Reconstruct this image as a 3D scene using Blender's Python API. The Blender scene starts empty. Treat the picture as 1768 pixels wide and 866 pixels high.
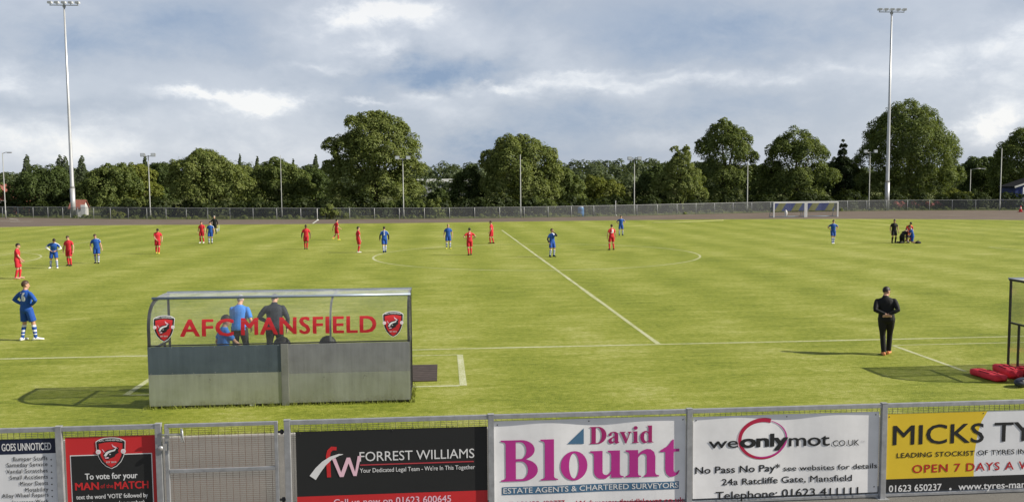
import bpy, bmesh, math, random
import numpy as np
from mathutils import Vector, Matrix
from mathutils.bvhtree import BVHTree

# ---------------------------------------------------------------- scene, camera, world, sun, exposure
sc = bpy.context.scene
C = sc.collection
W_PX, H_PX, F_PX = 1768.0, 866.0, 1488.0
EYE, PITCH, YAW, ROLL = 4.42, 0.0748, 0.0800, -0.0072
FW = np.array([math.sin(YAW) * math.cos(PITCH), math.cos(YAW) * math.cos(PITCH), -math.sin(PITCH)])
_r0 = np.array([math.cos(YAW), -math.sin(YAW), 0.0])
_u0 = np.cross(_r0, FW)
RT = _r0 * math.cos(ROLL) + _u0 * math.sin(ROLL)
UP = -_r0 * math.sin(ROLL) + _u0 * math.cos(ROLL)
EYE_P = np.array([0, 0, EYE])


def ray(u, v):
    return FW + RT * (u - W_PX / 2) / F_PX - UP * (v - H_PX / 2) / F_PX


def at(u, v, z=0.0):
    d = ray(u, v)
    return EYE_P + d * ((z - EYE) / d[2])


def atY(u, v, Y):
    d = ray(u, v)
    return EYE_P + d * (Y / d[1])


cam_d = bpy.data.cameras.new('camera')
cam = bpy.data.objects.new('camera', cam_d)
C.objects.link(cam)
M = Matrix.Identity(4)
for i in range(3):
    M[i][0], M[i][1], M[i][2], M[i][3] = RT[i], UP[i], -FW[i], EYE_P[i]
cam.matrix_world = M
cam_d.sensor_width = 36.0
cam_d.lens = 36.0 * F_PX / W_PX
cam_d.clip_start, cam_d.clip_end = 0.1, 5000
sc.camera = cam

SUN_EL, SUN_AZ = math.radians(34), math.radians(13)      # azimuth measured from +X towards the camera
sun_dir = Vector((math.cos(SUN_EL) * math.cos(SUN_AZ), -math.cos(SUN_EL) * math.sin(SUN_AZ), math.sin(SUN_EL)))
sun_d = bpy.data.lights.new('sun', 'SUN')
sun_d.energy, sun_d.angle, sun_d.color = 4.8, math.radians(0.53), (1.0, 0.93, 0.80)
sun = bpy.data.objects.new('sun', sun_d)
C.objects.link(sun)
sun.rotation_euler = (-sun_dir).to_track_quat('-Z', 'Y').to_euler()
sun.location = (40, -20, 60)

sc.view_settings.view_transform = 'Standard'
sc.view_settings.look = 'None'
sc.view_settings.gamma = 1
sc.view_settings.use_curve_mapping = False
EXPOSURE = 0.5
sc.view_settings.exposure = EXPOSURE
sc.render.engine = 'CYCLES'
sc.cycles.use_denoising = True
sc.cycles.max_bounces = 8
sc.cycles.transparent_max_bounces = 24


class NT:
    """Small helper for writing node trees."""
    def __init__(s, tree):
        s.t = tree
        s.n = tree.nodes
        s.l = tree.links

    def node(s, typ, **kw):
        n = s.n.new(typ)
        for k, v in kw.items():
            setattr(n, k, v)
        return n

    def put(s, sock, v):
        if isinstance(v, bpy.types.NodeSocket):
            s.l.new(v, sock)
        elif v is not None:
            sock.default_value = v

    def m(s, op, a, b=None, c=None, clamp=False):
        n = s.n.new('ShaderNodeMath')
        n.operation = op
        n.use_clamp = clamp
        for i, v in enumerate((a, b, c)):
            s.put(n.inputs[i], v)
        return n.outputs[0]

    def vm(s, op, a, b=None):
        n = s.n.new('ShaderNodeVectorMath')
        n.operation = op
        s.put(n.inputs[0], a)
        s.put(n.inputs[1], b)
        return n.outputs[0]

    def noise(s, vec, scale, detail=4, rough=0.5, dist=0.0, w=None):
        n = s.n.new('ShaderNodeTexNoise')
        s.put(n.inputs['Vector'], vec)
        n.inputs['Scale'].default_value = scale
        n.inputs['Detail'].default_value = detail
        n.inputs['Roughness'].default_value = rough
        n.inputs['Distortion'].default_value = dist
        return n

    def ramp(s, fac, stops, interp='LINEAR'):
        n = s.n.new('ShaderNodeValToRGB')
        cr = n.color_ramp
        cr.interpolation = interp
        while len(cr.elements) < len(stops):
            cr.elements.new(0.5)
        for e, (p, c) in zip(cr.elements, stops):
            e.position = p
            e.color = (c[0], c[1], c[2], 1) if not isinstance(c, (int, float)) else (c, c, c, 1)
        s.put(n.inputs[0], fac)
        return n.outputs[0]

    def mix(s, fac, a, b, blend='MIX'):
        n = s.n.new('ShaderNodeMix')
        n.data_type = 'RGBA'
        n.blend_type = blend
        s.put(n.inputs[0], fac)
        for i, v in ((6, a), (7, b)):
            if isinstance(v, (tuple, list)) and len(v) == 3:
                v = (*v, 1)
            s.put(n.inputs[i], v)
        return n.outputs[2]

    def scale(s, vec, xyz):
        n = s.n.new('ShaderNodeMapping')
        s.put(n.inputs['Vector'], vec)
        n.inputs['Scale'].default_value = xyz
        return n.outputs[0]


world = bpy.data.worlds.new('World')
sc.world = world
world.use_nodes = True
wt = NT(world.node_tree)
for n in list(wt.n):
    wt.n.remove(n)
w_out = wt.node('ShaderNodeOutputWorld')
w_bg = wt.node('ShaderNodeBackground')
w_bg.inputs['Strength'].default_value = 0.1
wt.l.new(w_bg.outputs[0], w_out.inputs[0])
w_sky = wt.node('ShaderNodeTexSky', sky_type='NISHITA', sun_disc=False)
w_sky.sun_elevation = SUN_EL
w_sky.sun_rotation = math.pi / 2 + SUN_AZ
w_sky.air_density, w_sky.dust_density, w_sky.ozone_density = 1.0, 1.5, 1.0
tc = wt.node('ShaderNodeTexCoord')
dirv = tc.outputs['Generated']
sep = wt.node('ShaderNodeSeparateXYZ')
wt.l.new(dirv, sep.inputs[0])
dx, dy, dz = sep.outputs
az0 = wt.m('ARCTAN2', dx, dy)
el0 = wt.m('ARCSINE', dz)
comb = wt.node('ShaderNodeCombineXYZ')
wt.put(comb.inputs[0], wt.m('MULTIPLY', az0, 1.0))
wt.put(comb.inputs[1], wt.m('MULTIPLY', el0, 1.7))
warp = wt.noise(comb.outputs[0], 8.0, 8, 0.62)
wsep = wt.node('ShaderNodeSeparateColor')
wt.l.new(warp.outputs['Color'], wsep.inputs[0])
az = wt.m('MULTIPLY_ADD', wt.m('SUBTRACT', wsep.outputs[0], 0.5), 0.20, az0)
el = wt.m('MULTIPLY_ADD', wt.m('SUBTRACT', wsep.outputs[1], 0.5), 0.080, el0)


def skyblob(u, v, su, sv, wgt):
    d = ray(u, v)
    d = d / np.linalg.norm(d)
    a, e = math.atan2(d[0], d[1]), math.asin(d[2])
    q = wt.m('POWER', wt.m('MULTIPLY', wt.m('SUBTRACT', az, a), F_PX / su), 2.0)
    r = wt.m('POWER', wt.m('MULTIPLY', wt.m('SUBTRACT', el, e), F_PX / sv), 2.0)
    g = wt.m('EXPONENT', wt.m('MULTIPLY', wt.m('ADD', q, r), -1.0))
    return wt.m('MULTIPLY', g, wgt)


# broad light and dark masses of the cloud deck: (where, size, weight)
blobs = [(668, 20, 75, 26, .60), (640, 40, 190, 60, .20), (375, 172, 85, 9, .46), (450, 188, 55, 9, .36), (420, 205, 150, 40, .10),
         (560, 118, 60, 9, .22), (620, 178, 50, 5, .28), (1725, 215, 38, 28, .42), (1740, 55, 90, 26, .26), (1700, 90, 180, 60, .12),
         (100, 240, 220, 36, .16), (470, 250, 220, 40, .09), (1680, 170, 170, 90, .16), (1250, 160, 320, 36, .12), (950, 110, 160, 40, .10),
         (250, 60, 320, 55, -.12), (720, 132, 90, 22, -.22), (745, 165, 45, 9, .20), (700, 185, 45, 18, .14), (980, 128, 90, 8, .18), (1120, 118, 120, 7, .14),
         (25, 130, 60, 20, .30), (70, 235, 130, 30, .18), (1240, 138, 260, 12, .22), (960, 150, 110, 16, .20), (862, 148, 45, 14, .36), (640, 95, 50, 16, .25),
         (1110, 240, 60, 24, .18), (790, 205, 60, 28, .14), (900, 60, 110, 40, .10),
         (800, 125, 130, 28, -.36), (130, 60, 150, 40, -.16), (840, 255, 90, 28, -.36), (1300, 55, 330, 45, -.22), (330, 22, 80, 20, -.14),
         (1180, 195, 260, 34, -.22), (250, 245, 60, 40, -.12), (1560, 150, 110, 60, -.06), (1000, 205, 60, 40, -.12), (130, 180, 150, 16, -.14), (870, 20, 90, 30, -.10)]
n3 = wt.noise(comb.outputs[0], 22.0, 7, 0.65, 0.4).outputs['Fac']
acc = None
for b in blobs:
    g = skyblob(*b)
    acc = g if acc is None else wt.m('ADD', acc, g)
# cloud deck seen in perspective, towards the horizon
den = wt.m('ADD', wt.m('MAXIMUM', dz, 0.0), 0.22)
cp = wt.node('ShaderNodeCombineXYZ')
wt.put(cp.inputs[0], wt.m('DIVIDE', dx, den))
wt.put(cp.inputs[1], wt.m('DIVIDE', dy, den))
acc = wt.m('MULTIPLY', acc, wt.m('MULTIPLY_ADD', n3, 2.2, -0.05))
n1 = wt.noise(cp.outputs[0], 1.0, 5, 0.48, 0.2).outputs['Fac']
n2 = wt.noise(comb.outputs[0], 11.0, 8, 0.62, 0.2).outputs['Fac']
n4 = wt.noise(comb.outputs[0], 4.6, 10, 0.60, 0.25).outputs['Fac']
billow = wt.ramp(n4, [(0.42, 0.0), (0.56, 0.75), (0.68, 1.0)], 'EASE')
val = wt.m('ADD', wt.m('MULTIPLY_ADD', wt.m('SUBTRACT', n1, 0.5), 0.40, 0.49), acc)
val = wt.m('ADD', val, wt.m('MULTIPLY', wt.m('SUBTRACT', billow, 0.45), 0.17))
val = wt.m('ADD', val, wt.m('MULTIPLY', wt.m('SUBTRACT', n2, 0.5), 0.24))
cloud = wt.ramp(val, [(0.0, (.26, .355, .52)), (0.22, (.37, .45, .585)), (0.45, (.50, .555, .65)), (0.66, (.63, .675, .755)), (0.85, (.82, .85, .90)), (1.0, (.98, .98, .98))])
GAIN = 9.0 / (2 ** EXPOSURE)
hi = wt.ramp(wt.m('MULTIPLY', el0, 1 / 1.57), [(0.12, 1.0), (0.4, 0.46), (1.0, 0.34)])
cl = wt.mix(1.0, cloud, hi, 'MULTIPLY')
cs = wt.vm('MULTIPLY', cl, (GAIN, GAIN, GAIN))
nis = wt.vm('MULTIPLY', w_sky.outputs[0], (0.10, 0.10, 0.10))
wt.l.new(wt.vm('ADD', cs, nis), w_bg.inputs['Color'])

# ---------------------------------------------------------------- helpers
random.seed(4)
RNG = np.random.default_rng(11)
MATS = {}


def mat(name, col, rough=0.6, metal=0.0, var=0.0, vscale=3.0, bump=0.0, bscale=40.0, spec=0.4, col2=None):
    """Principled material with procedural colour variation and bump."""
    if name in MATS:
        return MATS[name]
    m = bpy.data.materials.new(name)
    m.use_nodes = True
    t = NT(m.node_tree)
    b = t.n['Principled BSDF']
    b.inputs['Roughness'].default_value = rough
    b.inputs['Metallic'].default_value = metal
    b.inputs['Specular IOR Level'].default_value = spec
    co = t.node('ShaderNodeTexCoord').outputs['Object']
    if var or col2:
        f = t.noise(co, vscale, 6, 0.6).outputs['Fac']
        c2 = col2 or tuple(x * (1 - var) for x in col)
        c1 = col if col2 else tuple(min(1, x * (1 + var * .6)) for x in col)
        t.put(b.inputs['Base Color'], t.mix(t.ramp(f, [(0.3, 0.0), (0.7, 1.0)]), c2, c1))
    else:
        b.inputs['Base Color'].default_value = (*col, 1)
    if bump:
        bn = t.node('ShaderNodeBump')
        bn.inputs['Strength'].default_value = bump
        bn.inputs['Distance'].default_value = 0.01
        t.put(bn.inputs['Height'], t.noise(co, bscale, 5, 0.6).outputs['Fac'])
        t.l.new(bn.outputs[0], b.inputs['Normal'])
    MATS[name] = m
    return m


class MB:
    """Collects polygons for ONE mesh object."""
    def __init__(s):
        s.v, s.f, s.mi, s.sm = [], [], [], []

    def add(s, verts, faces, mi=0, smooth=False):
        o = len(s.v)
        s.v.extend([tuple(map(float, p)) for p in verts])
        for f in faces:
            s.f.append(tuple(o + i for i in f))
            s.mi.append(mi)
            s.sm.append(smooth)
        return s

    def box(s, c, size, mi=0, rz=0.0, bev=0.0):
        x, y, z = (k / 2 for k in size)
        if bev <= 0:
            vs = [(sx * x, sy * y, sz * z) for sx in (-1, 1) for sy in (-1, 1) for sz in (-1, 1)]
            fs = [(0, 1, 3, 2), (4, 6, 7, 5), (0, 4, 5, 1), (2, 3, 7, 6), (0, 2, 6, 4), (1, 5, 7, 3)]
        else:
            bm = bmesh.new()
            bmesh.ops.create_cube(bm, size=1)
            for v in bm.verts:
                v.co = Vector((v.co.x * size[0], v.co.y * size[1], v.co.z * size[2]))
            bmesh.ops.bevel(bm, geom=bm.edges[:], offset=bev, segments=2, affect='EDGES', profile=0.6)
            vs = [v.co[:] for v in bm.verts]
            fs = [[v.index for v in f.verts] for f in bm.faces]
            bm.free()
        ca, sa = math.cos(rz), math.sin(rz)
        return s.add([(c[0] + p[0] * ca - p[1] * sa, c[1] + p[0] * sa + p[1] * ca, c[2] + p[2]) for p in vs], fs, mi)

    def tube(s, pts, rad, n=8, mi=0, smooth=True, cap=True):
        pts = [np.array(p, float) for p in pts]
        if np.isscalar(rad):
            rad = [rad] * len(pts)
        rings = []
        ref = None
        for i, p in enumerate(pts):
            t = pts[min(i + 1, len(pts) - 1)] - pts[max(i - 1, 0)]
            t = t / (np.linalg.norm(t) + 1e-9)
            if ref is None:
                ref = np.array([0, 1, 0]) if abs(t[1]) < .9 else np.array([1, 0, 0])
            a = np.cross(t, ref)
            a /= np.linalg.norm(a) + 1e-9
            b = np.cross(t, a)
            ref = np.cross(a, t)
            r = rad[i]
            r = (r, r) if np.isscalar(r) else r
            rings.append([p + a * r[0] * math.cos(k * 2 * math.pi / n) + b * r[1] * math.sin(k * 2 * math.pi / n) for k in range(n)])
        return s.loft(rings, mi, smooth, cap)

    def loft(s, rings, mi=0, smooth=True, cap=True):
        n = len(rings[0])
        vs = [p for r in rings for p in r]
        fs = []
        for i in range(len(rings) - 1):
            for k in range(n):
                a, b = i * n + k, i * n + (k + 1) % n
                fs.append((a, b, b + n, a + n))
        if cap:
            fs.append(tuple(range(n - 1, -1, -1)))
            fs.append(tuple((len(rings) - 1) * n + k for k in range(n)))
        return s.add(vs, fs, mi, smooth)

    def ball(s, c, r, nu=12, nv=8, mi=0, rot=None):
        r = (r, r, r) if np.isscalar(r) else r
        vs, fs = [], []
        for j in range(nv + 1):
            th = math.pi * j / nv
            for i in range(nu):
                ph = 2 * math.pi * i / nu
                p = np.array([r[0] * math.sin(th) * math.cos(ph), r[1] * math.sin(th) * math.sin(ph), r[2] * math.cos(th)])
                if rot is not None:
                    p = rot @ p
                vs.append(p + np.array(c))
        for j in range(nv):
            for i in range(nu):
                fs.append((j * nu + i, (j + 1) * nu + i, (j + 1) * nu + (i + 1) % nu, j * nu + (i + 1) % nu))
        return s.add(vs, fs, mi, True)

    def bar(s, a, b, w, h=None, mi=0):
        """square-section bar between two points"""
        h = h or w
        a, b = np.array(a, float), np.array(b, float)
        t = b - a
        t /= np.linalg.norm(t)
        u = np.cross(t, [0, 0, 1]) if abs(t[2]) < .9 else np.array([1.0, 0, 0])
        u /= np.linalg.norm(u)
        v = np.cross(u, t)
        rg = [[p + u * sx * w / 2 + v * sy * h / 2 for sx, sy in ((-1, -1), (1, -1), (1, 1), (-1, 1))] for p in (a, b)]
        return s.loft(rg, mi, False)

    def mesh(s, name):
        me = bpy.data.meshes.new(name)
        me.from_pydata(s.v, [], s.f)
        me.polygons.foreach_set('material_index', s.mi)
        me.polygons.foreach_set('use_smooth', s.sm)
        me.validate()
        return me

    def build(s, name, mats, parent=None, fix=True):
        me = s.mesh(name)
        if fix:
            bm = bmesh.new()
            bm.from_mesh(me)
            bmesh.ops.recalc_face_normals(bm, faces=bm.faces)
            bm.to_mesh(me)
            bm.free()
        return link(name, me, mats, parent)


def link(name, me, mats, parent=None):
    o = bpy.data.objects.new(name, me)
    C.objects.link(o)
    for m in (mats if isinstance(mats, (list, tuple)) else [mats]):
        me.materials.append(m)
    if parent is not None:
        o.parent = parent
    return o


def tag(o, label=None, cat=None, group=None, kind=None):
    for k, v in (('label', label), ('category', cat), ('group', group), ('kind', kind)):
        if v:
            o[k] = v
    return o


def thing(name, loc, label, cat, group=None, rz=0.0):
    o = bpy.data.objects.new(name, None)
    C.objects.link(o)
    o.location = loc
    o.rotation_euler = (0, 0, rz)
    o.empty_display_size = 0.2
    return tag(o, label, cat, group)


def rel(root):
    return np.array(root.location)


def dup(root, loc, rz=None):
    r = root.copy()
    C.objects.link(r)
    r.location = loc
    if rz is not None:
        r.rotation_euler = (0, 0, rz)
    for ch in list(root.children):
        c = ch.copy()
        C.objects.link(c)
        c.parent = r
        for g in list(ch.children):
            d = g.copy()
            C.objects.link(d)
            d.parent = c
    return r


# lettering ------------------------------------------------------------------
_TC = {}


def glyphs(body, bold=0.0, spacing=1.0):
    key = (body, bold, spacing)
    if key not in _TC:
        cu = bpy.data.curves.new('lettering', 'FONT')
        cu.body = body
        cu.size = 1
        cu.offset = bold
        cu.resolution_u = 3
        cu.space_character = spacing
        o = bpy.data.objects.new('lettering', cu)
        C.objects.link(o)
        dg = bpy.context.evaluated_depsgraph_get()
        dg.update()
        me = bpy.data.meshes.new_from_object(o.evaluated_get(dg))
        vs = np.array([v.co[:] for v in me.vertices]).reshape(-1, 3)
        fs = [tuple(p.vertices) for p in me.polygons]
        bpy.data.objects.remove(o)
        bpy.data.curves.remove(cu)
        bpy.data.meshes.remove(me)
        _TC[key] = (vs, fs)
    return _TC[key]


CAP = 0.682


def slice_flat(P, fs, step):
    if not step:
        return P, fs
    bm = bmesh.new()
    vv = [bm.verts.new((p[0], p[1], 0)) for p in P]
    for f in fs:
        try:
            bm.faces.new([vv[i] for i in f])
        except ValueError:
            pass
    lo, hi = min(p[1] for p in P), max(p[1] for p in P)
    z = lo + step * .5
    while z < hi:
        bmesh.ops.bisect_plane(bm, geom=bm.verts[:] + bm.edges[:] + bm.faces[:], plane_co=(0, z, 0), plane_no=(0, 1, 0))
        z += step
    bm.verts.index_update()
    P = [(v.co.x, v.co.y) for v in bm.verts]
    fs = [[v.index for v in f.verts] for f in bm.faces]
    bm.free()
    return P, fs


SLICE = [0.0]


def put_text(mb, body, x0, x1, z, cap, fn, mi=0, bold=0.0, spacing=1.0, slant=0.0):
    """Lay a line of text from x0 to x1 on baseline z, capitals cap high; fn maps (x, z) to 3-D."""
    vs, fs = glyphs(body, 0.0, spacing)
    lo, hi = vs[:, 0].min(), vs[:, 0].max()
    k = cap / (CAP + 2 * bold * .5)
    e = bold * k
    X = x0 + e + (vs[:, 0] - lo) / (hi - lo) * (x1 - x0 - 2 * e)
    Z = z + vs[:, 1] * k + e * .5
    X = X + slant * (Z - z)
    P_, fs = slice_flat(list(zip(X, Z)), fs, SLICE[0])
    X, Z = np.array([p[0] for p in P_]), np.array([p[1] for p in P_])
    # heavier letters: copies shifted by a stroke's growth, each a hair above the last
    shifts = [(0, 0)] if bold <= 0 else [(-e, -e * .5), (e, -e * .5), (-e, e * .5), (e, e * .5), (0, 0)]
    for i, (sx, sz) in enumerate(shifts):
        lift = [np.array(fn(a + sx, b + sz)) for a, b in zip(X, Z)]
        mb.add([p + np.array([0, -.00025 * i, 0]) for p in lift], fs, mi)


def poly(mb, outer, fn, mi=0, holes=()):
    """Filled flat outline (with holes) triangulated and mapped by fn."""
    bm = bmesh.new()
    es = []
    for lp in (outer, *holes):
        lp = [p for i, p in enumerate(lp) if math.dist(p, lp[i - 1]) > 1e-5]
        vv = [bm.verts.new((p[0], p[1], 0)) for p in lp]
        es += [bm.edges.new((vv[i], vv[(i + 1) % len(vv)])) for i in range(len(vv))]
    bmesh.ops.triangle_fill(bm, use_beauty=True, use_dissolve=False, edges=es)
    bm.verts.index_update()
    P_, fs = slice_flat([(v.co.x, v.co.y) for v in bm.verts], [[v.index for v in f.verts] for f in bm.faces], SLICE[0])
    mb.add([fn(*p) for p in P_], fs, mi)
    bm.free()


def ell(cx, cz, rx, rz, n=28, a0=0.0, a1=2 * math.pi, closed=True):
    m = n if closed else n + 1
    return [(cx + rx * math.cos(a0 + (a1 - a0) * i / n), cz + rz * math.sin(a0 + (a1 - a0) * i / n)) for i in range(m)]


def strokeband(pts, wid):
    """outline of a stroke of varying width along pts"""
    pts = [np.array(p, float) for p in pts]
    L, Rr = [], []
    for i, p in enumerate(pts):
        t = pts[min(i + 1, len(pts) - 1)] - pts[max(i - 1, 0)]
        t /= np.linalg.norm(t) + 1e-9
        nrm = np.array([-t[1], t[0]])
        w = wid[i] if not np.isscalar(wid) else wid
        L.append(tuple(p + nrm * w / 2))
        Rr.append(tuple(p - nrm * w / 2))
    return L + Rr[::-1]


# ---------------------------------------------------------------- materials
def turf_material():
    m = bpy.data.materials.new('mown_turf')
    m.use_nodes = True
    t = NT(m.node_tree)
    b = t.n['Principled BSDF']
    geo = t.node('ShaderNodeNewGeometry').outputs['Position']
    wide = t.noise(t.scale(geo, (0.05, 0.06, 1)), 1.0, 5, 0.6).outputs['Fac']
    mid = t.noise(t.scale(geo, (0.42, 0.50, 1)), 1.0, 7, 0.68, 0.5).outputs['Fac']
    patch = t.noise(t.scale(geo, (0.55, 2.1, 1)), 1.0, 7, 0.74, 0.6).outputs['Fac']
    fine = t.noise(t.scale(geo, (6, 8, 1)), 1.0, 6, 0.75).outputs['Fac']
    blade = t.noise(t.scale(geo, (42, 48, 1)), 1.0, 4, 0.75).outputs['Fac']
    # mowing bands running across the pitch, parallel to the halfway line
    sepn = t.node('ShaderNodeSeparateXYZ')
    t.l.new(geo, sepn.inputs[0])
    wob = t.m('MULTIPLY_ADD', wide, 2.2, sepn.outputs[0])
    band = t.m('SINE', t.m('MULTIPLY', wob, 1.45))
    band = t.m('MULTIPLY', band, t.ramp(mid, [(0.3, 0.3), (0.65, 1.0)]))

    def dev(x, k):
        return t.m('MULTIPLY', t.m('SUBTRACT', x, 0.5), k)
    f = t.m('ADD', 0.5, dev(wide, 0.55))
    for x, k in ((mid, 0.55), (patch, 0.85), (fine, 1.1), (blade, 1.1)):
        f = t.m('ADD', f, dev(x, k))
    f = t.m('ADD', f, t.m('MULTIPLY', band, 0.085))
    col = t.ramp(f, [(0.08, (.068, .102, .012)), (0.32, (.156, .196, .020)), (0.54, (.246, .277, .038)), (0.74, (.335, .350, .095)), (0.95, (.46, .45, .22))])
    t.put(b.inputs['Base Color'], col)
    b.inputs['Roughness'].default_value = 0.75
    b.inputs['Specular IOR Level'].default_value = 0.15
    bn = t.node('ShaderNodeBump')
    bn.inputs['Strength'].default_value = 0.7
    bn.inputs['Distance'].default_value = 0.03
    t.put(bn.inputs['Height'], t.m('ADD', blade, fine))
    t.l.new(bn.outputs[0], b.inputs['Normal'])
    return m


def ground_material(name, stops, s1, s2, bump=0.4, bs=30.0):
    m = bpy.data.materials.new(name)
    m.use_nodes = True
    t = NT(m.node_tree)
    b = t.n['Principled BSDF']
    geo = t.node('ShaderNodeNewGeometry').outputs['Position']
    a = t.noise(geo, s1, 6, 0.6).outputs['Fac']
    c = t.noise(geo, s2, 6, 0.7).outputs['Fac']
    f = t.m('ADD', t.m('MULTIPLY', a, 0.5), t.m('MULTIPLY', c, 0.5))
    t.put(b.inputs['Base Color'], t.ramp(f, stops))
    b.inputs['Roughness'].default_value = 0.85
    b.inputs['Specular IOR Level'].default_value = 0.2
    bn = t.node('ShaderNodeBump')
    bn.inputs['Strength'].default_value = bump
    bn.inputs['Distance'].default_value = 0.02
    t.put(bn.inputs['Height'], t.noise(geo, bs, 5, 0.7).outputs['Fac'])
    t.l.new(bn.outputs[0], b.inputs['Normal'])
    return m


def leaf_material(name, dark, light, trans=0.38):
    m = bpy.data.materials.new(name)
    m.use_nodes = True
    t = NT(m.node_tree)
    for n in list(t.n):
        t.n.remove(n)
    out = t.node('ShaderNodeOutputMaterial')
    g = t.node('ShaderNodeNewGeometry')
    rnd = g.outputs['Random Per Island']
    co = t.node('ShaderNodeTexCoord').outputs['Object']
    nz = t.noise(co, 0.28, 4, 0.6).outputs['Fac']
    f = t.m('ADD', t.m('MULTIPLY', rnd, 0.45), t.m('MULTIPLY', nz, 0.6), clamp=True)
    col = t.ramp(f, [(0.2, dark), (0.8, light)])
    d = t.node('ShaderNodeBsdfDiffuse')
    t.put(d.inputs['Color'], col)
    tr = t.node('ShaderNodeBsdfTranslucent')
    t.put(tr.inputs['Color'], t.mix(1.0, col, (1.0, 1.0, 0.5), 'MULTIPLY'))
    mx = t.node('ShaderNodeMixShader')
    mx.inputs[0].default_value = trans
    t.l.new(d.outputs[0], mx.inputs[1])
    t.l.new(tr.outputs[0], mx.inputs[2])
    gl = t.node('ShaderNodeBsdfGlossy')
    gl.inputs['Roughness'].default_value = 0.6
    gl.inputs['Color'].default_value = (.9, .95, .9, 1)
    m2 = t.node('ShaderNodeMixShader')
    m2.inputs[0].default_value = 0.012
    t.l.new(mx.outputs[0], m2.inputs[1])
    t.l.new(gl.outputs[0], m2.inputs[2])
    t.l.new(m2.outputs[0], out.inputs[0])
    return m


def veil_material(name, col, cover):
    """fine wire or net far below pixel size: partly open sheet"""
    m = bpy.data.materials.new(name)
    m.use_nodes = True
    t = NT(m.node_tree)
    for n in list(t.n):
        t.n.remove(n)
    out = t.node('ShaderNodeOutputMaterial')
    d = t.node('ShaderNodeBsdfDiffuse')
    co = t.node('ShaderNodeTexCoord').outputs['Object']
    nz = t.noise(co, 1.5, 3, 0.6).outputs['Fac']
    t.put(d.inputs['Color'], t.mix(nz, tuple(c * .7 for c in col), tuple(min(1, c * 1.2) for c in col)))
    tr = t.node('ShaderNodeBsdfTransparent')
    mx = t.node('ShaderNodeMixShader')
    mx.inputs[0].default_value = cover
    t.l.new(tr.outputs[0], mx.inputs[1])
    t.l.new(d.outputs[0], mx.inputs[2])
    t.l.new(mx.outputs[0], out.inputs[0])
    return m


def clear_sheet_material(name='clear_polycarbonate', haze=.085, tint=.94):
    m = bpy.data.materials.new(name)
    m.use_nodes = True
    t = NT(m.node_tree)
    for n in list(t.n):
        t.n.remove(n)
    out = t.node('ShaderNodeOutputMaterial')
    tr = t.node('ShaderNodeBsdfTransparent')
    tr.inputs['Color'].default_value = (tint, tint * 1.01, tint * 1.01, 1)
    co = t.node('ShaderNodeTexCoord').outputs['Object']
    nz = t.noise(t.scale(co, (1.2, 1.2, 3)), 1.5, 6, 0.65).outputs['Fac']
    d = t.node('ShaderNodeBsdfDiffuse')
    d.inputs['Color'].default_value = (.62, .65, .68, 1)
    mx = t.node('ShaderNodeMixShader')
    t.put(mx.inputs[0], t.ramp(nz, [(0.3, haze * .45), (0.75, haze * 1.3)]))
    t.l.new(tr.outputs[0], mx.inputs[1])
    t.l.new(d.outputs[0], mx.inputs[2])
    gl = t.node('ShaderNodeBsdfGlossy')
    gl.inputs['Roughness'].default_value = 0.12
    fr = t.node('ShaderNodeFresnel')
    fr.inputs['IOR'].default_value = 1.45
    m2 = t.node('ShaderNodeMixShader')
    t.put(m2.inputs[0], t.m('MULTIPLY', fr.outputs[0], 0.3))
    t.l.new(mx.outputs[0], m2.inputs[1])
    t.l.new(gl.outputs[0], m2.inputs[2])
    t.l.new(m2.outputs[0], out.inputs[0])
    return m


def line_material():
    """worn white line paint sprayed on grass: the turf shows through in places"""
    m = bpy.data.materials.new('line_paint')
    m.use_nodes = True
    t = NT(m.node_tree)
    b = t.n['Principled BSDF']
    geo = t.node('ShaderNodeNewGeometry').outputs['Position']
    f = t.noise(geo, 26.0, 5, 0.75).outputs['Fac']
    f2 = t.noise(geo, 0.5, 3, 0.6).outputs['Fac']
    s_ = t.m('ADD', t.m('MULTIPLY', f, 0.8), t.m('MULTIPLY', f2, 0.4))
    t.put(b.inputs['Base Color'], t.ramp(s_, [(0.42, (.24, .26, .07)), (0.62, (.42, .44, .26)), (0.80, (.62, .62, .50))]))
    b.inputs['Roughness'].default_value = 0.85
    b.inputs['Specular IOR Level'].default_value = 0.1
    return m


TURF = turf_material()
LINE = line_material()
ROUGH = ground_material('rough_grass', [(0.3, (.045, .060, .015)), (0.5, (.085, .10, .025)), (0.7, (.16, .16, .05))], 0.2, 2.0, .6, 8)
TRACK = ground_material('cinder_track', [(0.3, (.105, .082, .066)), (0.55, (.150, .120, .098)), (0.75, (.22, .185, .155))], 0.22, 2.0, .3, 30)
TARMAC = ground_material('tarmac', [(0.3, (.12, .115, .11)), (0.55, (.165, .16, .15)), (0.75, (.22, .21, .20))], 0.6, 60.0, .5, 120)
HILLG = ground_material('hill_pasture', [(0.3, (.10, .13, .035)), (0.7, (.19, .20, .06))], 0.01, 0.1, .1, 1)
GALV = mat('galvanised_steel', (.40, .41, .43), .5, .55, .22, 9, .12, 60)
GALV2 = mat('weathered_galvanised', (.36, .37, .38), .6, .3, .25, 4)
WIRE = mat('mesh_wire', (.22, .21, .20), .6, .3)
RUST = mat('rusty_wire', (.20, .13, .10), .75, .1)
BLACK = mat('black_paint', (.018, .018, .02), .45, 0, .3, 5)
WHITEP = mat('white_paint', (.74, .74, .74), .45, 0, .08, 3)
BLACKRUB = mat('black_rubber', (.02, .02, .02), .8)

# ---------------------------------------------------------------- ground, track, pitch
XH, YN, PW, PL, RC = 5.955, 23.32, 63.59, 108.9, 10.36
YC = YN + PW / 2


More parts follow.
